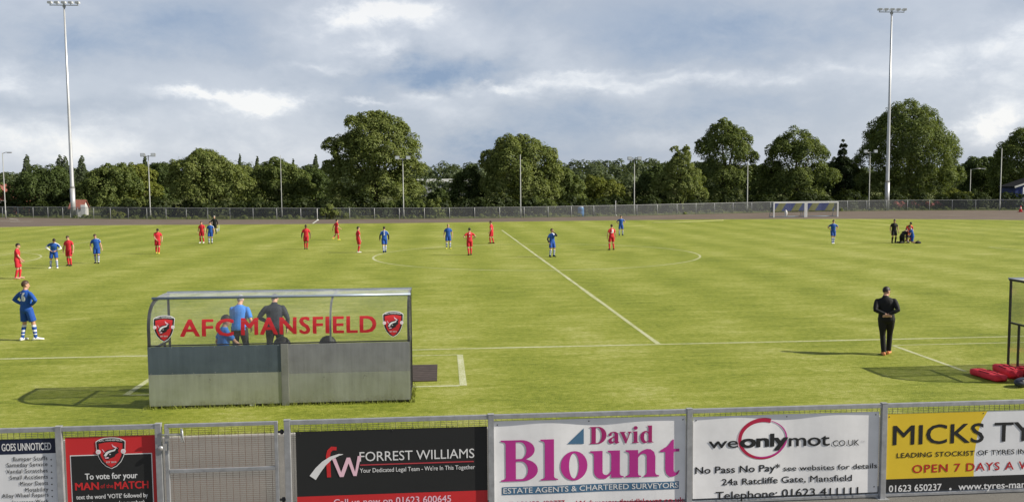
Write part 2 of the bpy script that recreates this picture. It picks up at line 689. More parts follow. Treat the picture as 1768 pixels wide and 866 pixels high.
def sheet(name, pts, z, material, kind='structure'):
    mb = MB()
    poly(mb, pts, lambda x, y: (x, y, z), 0)
    o = mb.build(name, material)
    for p in o.data.polygons:
        if p.normal.z < 0:
            p.flip()
    tag(o, kind=kind)
    return o


# one ground sheet to the horizon, rising gently to low hills in the far distance
mb = MB()
gx = [-3000, -1500, -800, -400, -200, -100, 0, 100, 200, 400, 800, 1500, 3000]
gy = [-200, -50, 0, 60, 120, 200, 300, 420, 600, 900, 1500, 3000]
gv = []
for y in gy:
    for x in gx:
        z = 0 if y < 250 else min((y - 250) * 0.022, 14)
        gv.append((x, y, z - 0.0))
gf = [(j * len(gx) + i, j * len(gx) + i + 1, (j + 1) * len(gx) + i + 1, (j + 1) * len(gx) + i) for j in range(len(gy) - 1) for i in range(len(gx) - 1)]
mb.add(gv, gf)
tag(mb.build('ground', ROUGH), kind='structure')


def smooth_path(pts, n=8):
    pts = [np.array(p, float) for p in pts]
    out = []
    for i in range(len(pts) - 1):
        p0, p1, p2, p3 = pts[max(i - 1, 0)], pts[i], pts[i + 1], pts[min(i + 2, len(pts) - 1)]
        for k in range(n):
            t = k / n
            out.append(0.5 * ((2 * p1) + (-p0 + p2) * t + (2 * p0 - 5 * p1 + 4 * p2 - p3) * t * t + (-p0 + 3 * p1 - 3 * p2 + p3) * t ** 3))
    out.append(pts[-1])
    return out


inner = smooth_path([(-105, 20), (-100, 60), (-86, 88), (-66, 102), (-49, 108), (-40, 109.6), (-25.5, 107.6), (-4.6, 106.7), (10, 107.6), (25, 108.2), (40, 107.5), (54, 104), (68.5, 96.5), (82, 84), (92, 62), (97, 20)])
fence_path = smooth_path([(-125, 150), (-100, 153), (-73, 146), (-48.5, 132.5), (-30, 125), (-5, 120.6), (11, 120.4), (28.5, 124.5), (47, 131), (62, 134.2), (76, 135.2), (91, 131), (108, 122), (125, 105)])
track_outer = [p + np.array([0, -0.3]) for p in fence_path]
ring = [tuple(p) for p in inner] + [(125, 20)] + [tuple(p) for p in track_outer[::-1]] + [(-125, 20)]
sheet('running_track', ring, 0.004, TRACK)
turf_pts = [tuple(p) for p in inner] + [(97, 15.4), (-105, 15.4)]
sheet('pitch_turf', turf_pts, 0.008, TURF)
mb = MB().box((0, 9.5, 0.008), (120, 11.7, 0.008))
tag(mb.build('footpath', TARMAC), kind='structure')
mb = MB().box((0, 15.40, 0.015), (120, 0.10, 0.07), bev=0.01)
tag(mb.build('path_edging', mat('concrete_edging', (.36, .35, .33), .85, 0, .25, 4, .3, 60)), kind='structure')

# painted lines on the turf
mb = MB()
ZL = 0.012


def line(a, b, w=0.12):
    a, b = np.array(a, float), np.array(b, float)
    L = np.linalg.norm(b - a)
    t = (b - a) / L
    n = np.array([-t[1], t[0]]) * w / 2
    k = max(1, int(L / 2.0))
    vs = []
    for i in range(k + 1):
        p = a + (b - a) * i / k + np.array([-t[1], t[0]]) * RNG.normal(0, 0.008)
        w_ = 1 + RNG.normal(0, .10)
        vs += [(*(p + n * w_), ZL), (*(p - n * w_), ZL)]
    mb.add(vs, [(2 * i, 2 * i + 1, 2 * i + 3, 2 * i + 2) for i in range(k)])


def arc(c, r, a0, a1, w=0.12, n=90):
    vs = []
    for i in range(n + 1):
        a = a0 + (a1 - a0) * i / n
        for rr in (r - w / 2, r + w / 2):
            vs.append((c[0] + rr * math.cos(a), c[1] + rr * math.sin(a), ZL))
    mb.add(vs, [(2 * i, 2 * i + 1, 2 * i + 3, 2 * i + 2) for i in range(n)])


XL, XR = XH - PL / 2, XH + PL / 2
YF = YN + PW
line((XL, YN), (XR, YN), .13)
line((XL, YF), (XR, YF), .05)
line((XH, YN + .065), (XH, YF - .06), .15)
line((XL, YN), (XL, YF))
line((XR, YN), (XR, YF))
arc((XH, YC), RC, 0, 2 * math.pi, .135, 140)
k_ = 1.132
for sx, xg in ((1, XL), (-1, XR)):
    xb = xg + sx * 16.5 * k_
    line((xb, YC - 20.15 * k_), (xb, YC + (20.15 * k_ if sx > 0 else -6)), .10)
    for s in (-1, 1):
        line((xg, YC + s * 20.15 * k_), (xb - sx * .06, YC + s * 20.15 * k_))
    h = math.acos((16.5 - 11) / 9.15)
    ce = (xg + sx * 11 * k_, YC)
    if sx > 0:
        arc(ce, RC, -h + .01, h - .01, .11, 40)
    else:
        arc(ce, RC, math.pi - .16, math.pi + .20, .12, 16)
# technical areas in front of the two shelters
line((0.41, 18.95), (0.41, 22.5), .15)
line((-6.78, 22.5), (0.33, 22.5), .08)
line((-0.70, 18.95), (0.33, 18.95), .09)
line((-6.84, 18.85), (-6.84, 22.5), .13)
line((-6.76, 18.85), (-6.1, 18.85), .10)
line((12.22, 19.1), (12.22, 22.42), .10)
line((12.27, 22.42), (19.5, 22.42), .08)
o = mb.build('pitch_markings', LINE, fix=False)
for p in o.data.polygons:
    if p.normal.z < 0:
        p.flip()
tag(o, kind='structure')

# worn lane marks on the track
mb = MB()
ZL = 0.009
a, b = at(540, 386.0), at(549, 379.5)
line(a[:2], b[:2], .22)
for (u0, v0, u1, v1) in ((0, 381.5, 34, 382), (16, 377.5, 32, 379), (18, 382.5, 58, 382)):
    p, q = at(u0, v0), at(u1, v1)
    line(p[:2], q[:2], .30)
tag(mb.build('track_markings', mat('old_white_paint', (.50, .50, .46), .8, 0, .3, .8), fix=False), kind='structure')
# pale edging strip along the far inside edge of the track
mb = MB()
ep = smooth_path([at(1126, 384.5)[:2], at(1170, 384.0)[:2], at(1210, 382.6)[:2], at(1249, 381)[:2]], 6)
mb.tube([(p[0], p[1], .05) for p in ep], .035, 6)
tag(mb.build('drainage_hose', mat('pale_hose', (.46, .46, .20), .7, 0, .2, 1)), 'pale hose lying along the far grass edge left of the goals', 'hose')

# ---------------------------------------------------------------- near barrier: fence, gate, boards
FY, FH = 11.38, 1.37
PX = [-7.66, -4.985, -3.735, -2.083, 0.611, 3.336, 6.108, 8.86, 11.6]


def wire_panel(x0, x1, z0, z1, y, name, parent, material, sx=.075, sz=.026, r=.0026):
    mb = MB()
    x = x0 + sx * .4
    while x < x1:
        mb.box((x, y + .004, (z0 + z1) / 2), (r * 1.7, r * 1.7, z1 - z0))
        x += sx
    z = z0 + sz * .5
    while z < z1:
        mb.box(((x0 + x1) / 2, y, z), (x1 - x0, r * 1.4, r * 1.4))
        z += sz
    return mb.build(name, material, parent)


def barrier(idx, label):
    root = thing('barrier_fence', (PX[idx[0]], FY, 0), label, 'fence', 'steel barrier fences along the footpath')
    o = rel(root)
    for i in idx:
        mb = MB().box((PX[i] - o[0], 0, FH / 2), (.078, .062, FH), bev=.004)
        mb.box((PX[i] - o[0], 0, .008), (.16, .14, .012))
        p = mb.build('post', GALV, root)
        c = MB().box((PX[i] - o[0], 0, FH + .003), (.084, .068, .006)).build('cap', GALV2, p)
    for i, j in zip(idx[:-1], idx[1:]):
        x0, x1 = PX[i] + .0395 - o[0], PX[j] - .0395 - o[0]
        MB().box(((x0 + x1) / 2, 0, FH - .034), (x1 - x0, .05, .058), bev=.004).build('top_rail', GALV, root)
        MB().box(((x0 + x1) / 2, .03, .045), (x1 - x0, .03, .04), bev=.004).build('bottom_rail', GALV, root)
        wire_panel(x0, x1, .112, FH - .066, .034, 'wire_mesh', root, WIRE)
    return root


barrier([0, 1, 2], 'grey steel mesh barrier fence left of the gate, behind the red vote board')
barrier([3, 4, 5, 6, 7, 8], 'long grey steel mesh barrier fence right of the gate carrying four boards')

# gate
GX0, GX1 = -3.655, -2.205
g = thing('mesh_gate', (GX0, FY, 0), 'galvanised steel mesh gate with latch, between the red vote board and black board', 'gate')
o = rel(g)
gw = GX1 - GX0
mb = MB()
mb.box((.022, 0, .72), (.044, .044, 1.28), bev=.004)
mb.box((gw - .022, 0, .72), (.044, .044, 1.28), bev=.004)
for z in (1.337, .735, .10):
    mb.box((gw / 2, 0, z), (gw - .092, .044, .046), bev=.004)
mb.build('gate_frame', GALV, g)
wire_panel(.05, gw - .05, .13, 1.30, .010, 'wire_mesh', g, RUST, .085, .028, .0024)
mb = MB()
mb.box((.045, -.05, 1.23), (.05, .012, .16))
mb.box((.15, -.06, 1.235), (.20, .018, .022))
mb.tube([(-.07, -.055, 1.235), (.16, -.055, 1.235)], .010, 8)
mb.tube([(.235, -.055, 1.30), (.245, -.075, 1.27), (.25, -.08, 1.20), (.262, -.075, 1.13)], .012, 8)
mb.box((.225, -.045, 1.225), (.02, .02, .17))
mb.box((.012, -.045, 1.07), (.035, .02, .09))
mb.ball((-.045, -.05, 1.055), (.035, .022, .035))
mb.build('latch', mat('latch_metal', (.55, .55, .55), .4, .7, .2, 20), g)
for z in (1.215, .30):
    mb = MB()
    mb.tube([(gw - .01, 0, z), (gw + .095, 0, z)], .016, 8)
    mb.tube([(gw + .05, 0, z - .03), (gw + .05, 0, z + .03)], .020, 8)
    mb.build('hinge', BLACK, g)


# boards ------------------------------------------------------------------------------------------------
BZ = {}
BOARD_Y = FY + 0.012


class Board:
    def __init__(s, u0, u1, vt, zb, label, face, name='advertising_board', wave=.0, x1=None, x0=None, vtx=None):
        s.x0 = x0 if x0 is not None else atY(u0, vt, BOARD_Y)[0]
        s.x1 = x1 if x1 is not None else atY(u1, vt, BOARD_Y)[0]
        s.zt = atY(vtx if vtx is not None else (u0 + u1) / 2, vt, BOARD_Y)[2]
        s.zb = zb
        s.wave = wave
        s.ph = s.x0 * 1.7
        s.root = thing(name, ((s.x0 + s.x1) / 2, BOARD_Y, zb), label, 'sign', None)
        s.o = rel(s.root)
        mb = MB()
        nx, nz = (26, 10)
        for side in (0, 1):
            vs = [s.P(s.x0 + (s.x1 - s.x0) * i / nx, s.zb + (s.zt - s.zb) * j / nz, -.004 * side) for j in range(nz + 1) for i in range(nx + 1)]
            fs = [(j * (nx + 1) + i, j * (nx + 1) + i + 1, (j + 1) * (nx + 1) + i + 1, (j + 1) * (nx + 1) + i) for j in range(nz) for i in range(nx)]
            mb.add(vs, fs)
        s.panel = mb.build('panel', face, s.root, fix=False)
        s.mb = MB()
        s.mats = []
        s.lev = 0

    def dy(s, x, z):
        if not s.wave:
            return 0.0
        return s.wave * (math.sin(x * 3.1 + s.ph) * .6 + math.sin(x * 5.3 + 1.1 + s.ph + z) * .4)

    def P(s, x, z, lift=.003):
        return (x - s.o[0], -lift + s.dy(x, z), z - s.o[2])

    def px(s, u, v):
        p = atY(u, v, BOARD_Y)
        return p[0], p[2]

    def mi(s, m):
        if m not in s.mats:
            s.mats.append(m)
        return s.mats.index(m)

    def fn(s, lift=.003):
        return lambda x, z: s.P(x, z, lift)

    def text(s, body, u0, u1, v, cap_px, m, bold=.0, lift=.004, spacing=1.0, slant=0.0):
        x0, z0 = s.px(u0, v)
        x1 = s.px(u1, v)[0]
        put_text(s.mb, body, x0, x1, z0, cap_px * BOARD_Y / F_PX, s.fn(lift), s.mi(m), bold, spacing, slant)

    def rect(s, x0, z0, x1, z1, m, lift=.002):
        n = max(1, int(abs(x1 - x0) / .12))
        vs = []
        for i in range(n + 1):
            x = x0 + (x1 - x0) * i / n
            vs += [s.P(x, z0, lift), s.P(x, z1, lift)]
        s.mb.add(vs, [(2 * i, 2 * i + 2, 2 * i + 3, 2 * i + 1) for i in range(n)], s.mi(m))

    def poly(s, pts, m, lift=.003, holes=()):
        poly(s.mb, pts, s.fn(lift), s.mi(m), holes)

    def bolts(s, pts):
        for x, z in pts:
            MB().ball(s.P(x, z, .002), (.009, .005, .009), 8, 5).build('bolt', BLACK, s.root)

    def done(s, name='lettering'):
        return s.mb.build(name, s.mats, s.root, fix=False)


def flat(name, c, rough=.42, var=.05):
    return mat(name, c, rough, 0, var, 2.5, spec=.35)


INK = flat('sign_black', (.020, .021, .022))
INKW = flat('sign_white', (.72, .72, .73))
SRED = flat('sign_red', (.55, .028, .032))
SDRED = flat('sign_deep_red', (.46, .020, .026))
SMAG = flat('sign_magenta', (.47, .035, .26))
SPINK = flat('sign_pink', (.80, .52, .62))
SBLUE = flat('sign_steel_blue', (.070, .16, .27))
SYEL = flat('sign_yellow', (.70, .50, .035))
SGREY = flat('sign_grey', (.50, .51, .54))
SCRIM = flat('sign_crimson', (.42, .018, .060))
SNAVY = flat('sign_navy', (.012, .018, .045))
BANNERW = mat('white_vinyl', (.80, .80, .82), .38, 0, .10, 2.2, .08, 3, spec=.4)
ACMW = mat('white_composite', (.72, .73, .76), .40, 0, .10, 2.0, spec=.4)


def crest(mb, mats, cx, cz, w, h, fn):
    """club badge: shield, side balls, beast's head, lettering round the top"""
    def mi(m):
        if m not in mats:
            mats.append(m)
        return mats.index(m)

    def shield(k):
        pts = []
        for t in np.linspace(-1, 1, 15):
            pts.append((t * .5, .50 - .07 * t * t * t * t - .055 * abs(t) ** 2 + .03))
        side = [(.50, .36), (.485, .12), (.43, -.10), (.33, -.28), (.18, -.42), (.0, -.5)]
        pts = pts + side + [(-x, z) for x, z in side[::-1][1:]]
        return [(cx + x * w * k, cz + (z * h) * k) for x, z in pts]

    def P(x, z):
        return (cx + x * w, cz + z * h)
    poly(mb, shield(1.0), fn(.003), mi(INKW))
    poly(mb, shield(.95), fn(.0042), mi(INK))
    inner = [(-.40, .33), (-.2, .37), (0, .385), (.2, .37), (.40, .33), (.39, .12), (.34, -.08), (.26, -.23), (.14, -.36), (0, -.45), (-.14, -.36), (-.26, -.23), (-.34, -.08), (-.39, .12)]
    poly(mb, [P(*p) for p in inner], fn(.0054), mi(SRED))
    for s in (-1, 1):
        poly(mb, ell(*P(s * .42, .07), .085 * w, .085 * w, 14), fn(.0066), mi(INKW))
        poly(mb, ell(*P(s * .42, .07), .04 * w, .04 * w, 10), fn(.0078), mi(SPINK))
    # head: white blaze, black muzzle and cheek, horns
    poly(mb, [P(*p) for p in ((-.27, -.02), (-.20, .07), (-.10, .13), (.05, .15), (.17, .20), (.24, .22), (.28, .17), (.24, .09), (.27, .03), (.16, -.03), (.12, -.10), (-.02, -.15), (-.10, -.20), (-.20, -.17), (-.24, -.10))], fn(.0066), mi(INK))
    poly(mb, [P(*p) for p in ((-.24, -.06), (-.17, .05), (-.06, .10), (.10, .13), (.20, .20), (.14, .09), (.00, .055), (-.09, .01), (-.17, -.09))], fn(.0078), mi(INKW))
    poly(mb, [P(*p) for p in ((.04, .33), (.08, .27), (.18, .22), (.24, .16), (.13, .19), (.06, .24))], fn(.0078), mi(SPINK))
    poly(mb, [P(*p) for p in ((-.30, .16), (-.24, .06), (-.20, .03), (-.22, .08), (-.26, .14))], fn(.0078), mi(SPINK))
    poly(mb, ell(*P(-.03, -.02), .025 * w, .02 * h, 8), fn(.0078), mi(INKW))
    poly(mb, [P(*p) for p in ((-.21, -.10), (-.17, -.12), (-.10, -.10), (-.06, -.14), (-.13, -.155), (-.20, -.15))], fn(.0078), mi(SPINK))
    f = fn(.0066)
    put_text(mb, 'AFC MANSFIELD', cx - .40 * w, cx + .40 * w, cz + .385 * h, .055 * h, lambda x, z: f(x, z + .035 * h - .16 * h * ((x - cx) / w) ** 2), mi(INKW), .02)
    put_text(mb, 'EST 2012', cx - .17 * w, cx + .17 * w, cz - .30 * h, .05 * h, f, mi(INKW), .02)


# 1 list board at the left edge
b = Board(0, 96, 757, .10, 'pale board with list of car repair services under a black heading, leftmost', ACMW, x0=-7.55, wave=.004)
x0, x1 = b.x0, b.x1
zt = b.zt
b.rect(x0, zt - .195, x1, zt + .0015, SNAVY, .002)
b.text('GOES UNNOTICED', 3, 89, 778, 12.5, INKW, .014, .0036, 1.0)
rows = [('Bumper Scuffs', 23, 795.5), ('Sameday Service', 12, 806), ('Vandal Scratches', 11.5, 817), ('Small Accidents', 17.5, 827.5), ('Minor Dents', 35, 838), ('Motability', 44, 848.5), ('Alloy Wheel Repairs', 4, 859), ('Insurance Work', 22, 870), ('Free Estimates', 22, 881)]
for s_, u_, v_ in rows:
    b.text(s_, u_, 82 + (v_ - 795) * .03, v_ - .5, 6.8, INK, .004, .004, 1.10)
    p = b.px(88.5 + (v_ - 795) * .03, v_ - 3)
    b.poly(ell(p[0], p[1], .009, .009, 8), INK, .004)
b.done()

# 2 red vote board
b = Board(112, 270, 752.5, .10, 'red bordered black board asking for votes, with a shield crest, left of the gate', SRED, wave=0)
x0, x1, zt = b.x0, b.x1, b.zt
ix0, ix1 = b.px(121, 790)[0], b.px(263, 790)[0]
iz = b.px(192, 783)[1]
b.rect(ix0, .14, ix1, iz, INKW, .002)
b.rect(ix0 + .012, .15, ix1 - .012, iz - .012, INK, .0035)
b.text('To vote for your', 147, 238, 827, 10.5, INKW, .022, .005)
b.text('MAN', 130, 171.5, 845.5, 13, SRED, .035, .005)
b.text('of the', 174, 196, 841.5, 7, SRED, .0, .005)
b.text('MATCH', 198, 257, 843.5, 13, SRED, .028, .005)
b.text("text the word 'VOTE' followed by", 132, 256, 861, 7.5, INKW, .014, .005)
b.text('the players name (or number)', 140, 250, 873, 7.5, INKW, .014, .005)
cm = []
cb = MB()
p = b.px(192, 782)
b.done()
crest(cb, cm, p[0], p[1], .375, .405, lambda l: b.fn(l + .003))
cb.build('crest', cm, b.root, fix=False)

# 3 black solicitors' board
b = Board(510, 841, 740, .10, 'black board with red lower band and pink curved logo, right of the gate', INK, wave=0)
x0, x1, zt = b.x0, b.x1, b.zt
zr = b.px(675, 851)[1]
b.rect(x0, .10, x1, zr, SRED, .002)
b.text('FORREST WILLIAMS', 621, 819, 795.5, 16.5, INKW, .0, .004, .98)
p, q = b.px(622, 802), b.px(818, 802)
b.rect(p[0], p[1] - .008, q[0], p[1] + .010, SCRIM, .004)
b.rect(p[0], p[1] - .001, q[0], p[1] + .003, flat('sign_coral', (.62, .16, .10)), .0052)
b.text("Your Dedicated Legal Team - We're In This Together", 621.5, 820, 815, 7.6, INKW, .006, .004)
b.text('Call us now on 01623 600645', 576, 779, 872.5, 12, SPINK, .016, .004)
ux, uz = b.px(536, 824)
sc_ = BOARD_Y / F_PX


def L3(pts):
    return [(ux + x * sc_, uz + z * sc_) for x, z in pts]


b.poly(L3(strokeband([(32, 0), (31.5, 20), (31, 38), (33, 46), (38, 51), (46, 50.5)], [7, 7, 7, 7, 7, 6])), SRED, .004)
sw = [(4, 0), (14, 14), (24, 25), (36, 34), (50, 39.5), (57, 40)]
b.poly(L3(strokeband(sw, [13, 11.5, 9, 6, 3.2, .8])), INKW, .0055)
b.poly(L3([(38, 32), (44, 34), (53, 8), (63, 34), (69, 34), (77, 8), (82, 36), (88, 37), (79.5, 1), (74, 1), (66, 24), (57, 0), (50.5, 0)]), SPINK, .0055)
b.bolts([(x0 + .06, zt - .03), ((x0 + x1) / 2, zt - .02), (x1 - .06, zt - .03)])
b.done()

# 4 white estate agents' board with serif lettering
b = Board(852, 1184, 722, .10, 'white board with large magenta serif name and blue strip, centre of the fence', BANNERW, wave=.010)
x0, x1, zt = b.x0, b.x1, b.zt


def serif_glyph(ch):
    """outline polygons (outer, holes) in a 0..1 cap-height box, plus advance"""
    def rect(x0, z0, x1, z1):
        return [(x0, z0), (x1, z0), (x1, z1), (x0, z1)]

    def stem(x, w, h, sl=.10, sr=.10, flag=False, foot=True):
        pts = []
        if foot:
            pts += [(x - sl, 0), (x + w + sr, 0), (x + w + sr, .025), (x + w + .02, .05), (x + w, .09)]
        else:
            pts += [(x, 0), (x + w, 0)]
        pts += [(x + w, h)]
        if flag:
            pts += [(x - sl, h), (x - sl, h - .03), (x - .02, h - .055), (x, h - .10)]
        else:
            pts += [(x + w, h - .09)] if False else []
            pts += [(x, h)]
        if foot:
            pts += [(x, .09), (x - .02, .05), (x - sl, .025)]
        return pts
    if ch == 'B':
        out = [(0, 0), (.50, 0)] + ell(.50, .265, .34, .265, 14, -math.pi / 2, math.pi / 2 - .35, False) + ell(.46, .76, .31, .24, 12, -math.pi / 2 + .35, math.pi / 2, False) + [(0, 1), (0, .97), (.09, .945), (.11, .90), (.11, .10), (.09, .055), (0, .03)]
        h1 = [(.34, .05), (.46, .05)] + ell(.46, .265, .155, .215, 12, -math.pi / 2, math.pi / 2, False) + [(.34, .48)]
        h2 = [(.34, .54), (.44, .54)] + ell(.44, .745, .14, .205, 12, -math.pi / 2, math.pi / 2, False) + [(.34, .95)]
        return [(out, [h1, h2])], .90
    if ch == 'D':
        out = [(0, 0), (.42, 0)] + ell(.42, .5, .47, .5, 22, -math.pi / 2, math.pi / 2, False) + [(0, 1), (0, .97), (.08, .945), (.10, .90), (.10, .10), (.08, .055), (0, .03)]
        h1 = [(.33, .05), (.40, .05)] + ell(.40, .5, .24, .45, 18, -math.pi / 2, math.pi / 2, False) + [(.33, .95)]
        return [(out, [h1])], .97
    if ch == 'l':
        return [(stem(.10, .21, 1.0, .10, .09, True), [])], .46
    if ch == 'i':
        return [(stem(.09, .19, .68, .09, .08, True), []), (ell(.185, .88, .11, .11, 14), [])], .43
    if ch == 'o':
        return [(ell(.31, .33, .31, .36, 28), [ell(.31, .33, .115, .31, 24)])], .68
    if ch == 'u':
        return [([(.0, .67), (.0, .64), (.07, .61), (.09, .56), (.09, .20)] + ell(.27, .17, .18, .19, 8, math.pi, 1.5 * math.pi, False) + [(.36, -.02), (.45, .05), (.49, .10), (.49, 0), (.78, 0), (.78, .03), (.71, .05), (.69, .10), (.69, .67), (.41, .67), (.41, .64), (.47, .61), (.49, .56), (.49, .17), (.44, .10), (.38, .07)] + ell(.34, .17, .05, .09, 6, 1.5 * math.pi, math.pi, False) + [(.29, .67)], [])], .82
    if ch == 'n':
        return [([(.0, 0), (.36, 0), (.36, .03), (.30, .05), (.29, .10), (.29, .48), (.34, .55), (.41, .58), (.47, .56), (.49, .50), (.49, .10), (.47, .05), (.42, .03), (.42, 0), (.78, 0), (.78, .03), (.71, .05), (.69, .10), (.69, .50), (.66, .61), (.58, .68), (.49, .69), (.38, .65), (.29, .56), (.29, .67), (0, .67), (0, .64), (.07, .61), (.09, .56), (.09, .10), (.07, .05), (0, .03)], [])], .82
    if ch == 't':
        return [([(.10, .60), (.10, .17), (.13, .05), (.21, -.02), (.31, -.01), (.40, .04), (.44, .13), (.42, .14), (.36, .08), (.32, .09), (.30, .15), (.30, .60), (.43, .60), (.43, .67), (.30, .67), (.30, .90), (.27, .90), (.16, .75), (-.02, .64), (-.02, .60)], [])], .48
    if ch == 'a':
        out = [(.02, .50), (.06, .44), (.16, .44), (.20, .50), (.19, .58), (.24, .635), (.31, .62), (.34, .55), (.34, .42), (.20, .36), (.06, .27), (.01, .16), (.04, .05), (.13, -.02), (.23, -.01), (.34, .08), (.38, 0), (.46, -.02), (.55, .02), (.60, .08), (.58, .10), (.55, .08), (.535, .12), (.535, .50), (.50, .61), (.40, .68), (.27, .69), (.12, .65)]
        hole = [(.34, .36), (.34, .15), (.27, .10), (.21, .12), (.19, .20), (.23, .29)]
        return [(out, [hole])], .62
    if ch == 'v':
        return [([(-.02, .67), (.30, .67), (.30, .64), (.24, .61), (.25, .56), (.37, .24), (.46, .52), (.47, .60), (.40, .64), (.40, .67), (.62, .67), (.62, .64), (.56, .61), (.52, .52), (.34, -.02), (.29, -.02), (.06, .56), (.03, .61), (-.02, .64)], [])], .64
    if ch == 'd':
        out = [(.36, 1), (.36, .97), (.42, .945), (.43, .90), (.43, .62), (.34, .69), (.24, .69), (.10, .62), (.01, .46), (0, .27), (.06, .09), (.17, -.02), (.29, -.02), (.43, .07), (.43, 0), (.70, 0), (.70, .03), (.64, .05), (.62, .10), (.62, 1)]
        hole = [(.43, .52), (.43, .13), (.37, .07), (.29, .08), (.22, .18), (.20, .34), (.22, .52), (.28, .61), (.36, .60)]
        return [(out, [hole])], .72


def serif(b, word, u0, u1, v, cap_px, m, lift=.005):
    xa, za = b.px(u0, v)
    xb = b.px(u1, v)[0]
    tot = sum(serif_glyph(c)[1] for c in word[:-1]) + {'t': .44, 'd': .70}.get(word[-1], .6)
    kx = (xb - xa) / tot
    kz = cap_px * BOARD_Y / F_PX
    x = xa
    for c in word:
        gl, adv = serif_glyph(c)
        for out, holes in gl:
            b.poly([(x + p[0] * kx, za + p[1] * kz) for p in out], m, lift, [[(x + p[0] * kx, za + p[1] * kz) for p in h] for h in holes])
        x += adv * kx


# the name slopes with the rail in the photograph, so its baseline is level on the board
serif(b, 'Blount', 865, 1173, 830.5, 74, SMAG)
serif(b, 'David', 1018, 1128, 766, 31, SCRIM if False else flat('sign_dark_magenta', (.36, .022, .14)))
b.poly([b.px(979.5, 765.5), b.px(1008, 765.5), b.px(1008, 738.5)], SBLUE, .004)
p, q = b.px(867, 853.5), b.px(1172, 842)
b.rect(p[0], p[1], q[0], p[1] + .108, SBLUE, .003)
b.text('ESTATE AGENTS & CHARTERED SURVEYORS', 869, 1171, 851, 9.6, INKW, .012, .0048)
b.text('Tel:01623 422777', 878, 975, 874, 9, SCRIM, .012, .004)
b.text('Web:www.davidblount.co.uk.', 994, 1183, 872, 9, SCRIM, .012, .004)
b.bolts([(x0 + .05, zt - .05), (x0 + 1.30, zt - .035), (x1 - .04, zt - .05)])
b.done()

# 5 white garage board
b = Board(1197, 1518, 714.5, .10, 'white board with black web address circled by a hand drawn red ring', BANNERW, wave=.011)
x0, x1, zt = b.x0, b.x1, b.zt
b.text('we', 1223, 1274, 773, 20 * .95, INK, .012, .005, .96)
b.text('only', 1277, 1361, 772, 24, INK, .048, .005, .92)
b.text('mot', 1362, 1432, 770, 23, INK, .014, .005, .96)
b.text('.CO.UK', 1434, 1483, 769, 10.5, INK, .0, .005)
b.text('TM', 1486, 1493, 763, 3.6, SGREY, .0, .005)
cxr, czr = b.px(1317, 757)
k = BOARD_Y / F_PX


def ringpts(a0, a1, rx, rz, n=40, dz=0):
    return [(cxr + rx * k * math.cos(a0 + (a1 - a0) * i / n), czr + dz * k + rz * k * math.sin(a0 + (a1 - a0) * i / n)) for i in range(n + 1)]


n = 60
w_ = [(.4 + 3.2 * math.sin(math.pi * min(1, i / n * 1.05)) ** .6) * k for i in range(n + 1)]
b.poly(strokeband(ringpts(math.radians(70), math.radians(355), 43, 35), [(8.0 - 4.8 * (i / 40)) * k for i in range(41)]), SCRIM, .0036)
b.poly(strokeband(ringpts(math.radians(250), math.radians(430), 44.5, 34, 40, .5), [(1.2 + 1.8 * math.sin(math.pi * i / 40)) * k for i in range(41)]), SMAG, .0044)
b.poly(strokeband(ringpts(math.radians(95), math.radians(200), 47, 37, 20, -1), [1.5 * k] * 21), SPINK, .0030)
b.text('No Pass No Pay*', 1200, 1347, 817, 12.5, INK, .018, .004)
b.text('see websites for details', 1353, 1514, 812.5, 9.5, INK, .012, .004)
b.text('24a Ratcliffe Gate, Mansfield', 1246, 1470, 836.5, 11.5, INK, .014, .004)
b.text('Telephone: 01623 411111', 1235, 1481, 861.5, 14.5, INK, .014, .004)
b.bolts([(x0 + .04, zt - .05), ((x0 + x1) / 2, zt - .035), (x1 - .05, zt - .04), (x1 - .05, .18)])
b.done()

# 6 yellow and white tyre dealer's board
b = Board(1531, 1768, 709, .10, 'yellow and white tyre dealer board with black bottom strip, rightmost on the fence', ACMW, x1=PX[7] - .05, wave=0, vtx=1700)
x0, x1, zt = b.x0, b.x1, b.zt
zk = b.px(1532, 826.5)[1]
e0, e1, e2, e3 = b.px(1705, 712)[0], b.px(1688, 745)[0], b.px(1682, 780)[0], b.px(1681, 822)[0]
H_ = zt - zk
b.poly([(x0, zk), (e3, zk), (e2, zk + H_ * .33), (e1, zk + H_ * .66), (b.px(1695, 725)[0], zk + H_ * .85), (e0, zt), (x0, zt)], SYEL, .002)
b.rect(x0, b.zb, x1, zk, INK, .0026)
b.text('MICKS TYRES', 1541, 1868, 767.5, 36, INK, .010, .005, 1.0)
b.text('LEADING STOCKIST OF TYRES IN MANSFIELD', 1548, 1850, 789.5, 9, INK, .012, .005, 1.06)
b.text('OPEN 7 DAYS A WEEK', 1575, 1822, 815.5, 15, SDRED, .014, .005, 1.12)
b.text('01623 650237', 1534, 1625, 848.5, 12.5, INKW, .02, .005)
p = b.px(1640.5, 843)
b.poly(ell(p[0], p[1], .018, .018, 14), INKW, .005)
b.text('www.tyres-mansfield.co.uk', 1654, 1852, 845, 13, INKW, .018, .005)
b.bolts([(x0 + .04, zt - .04), (x0 + 1.42, zt - .03), (x1 - .05, zt - .04)])
b.done()
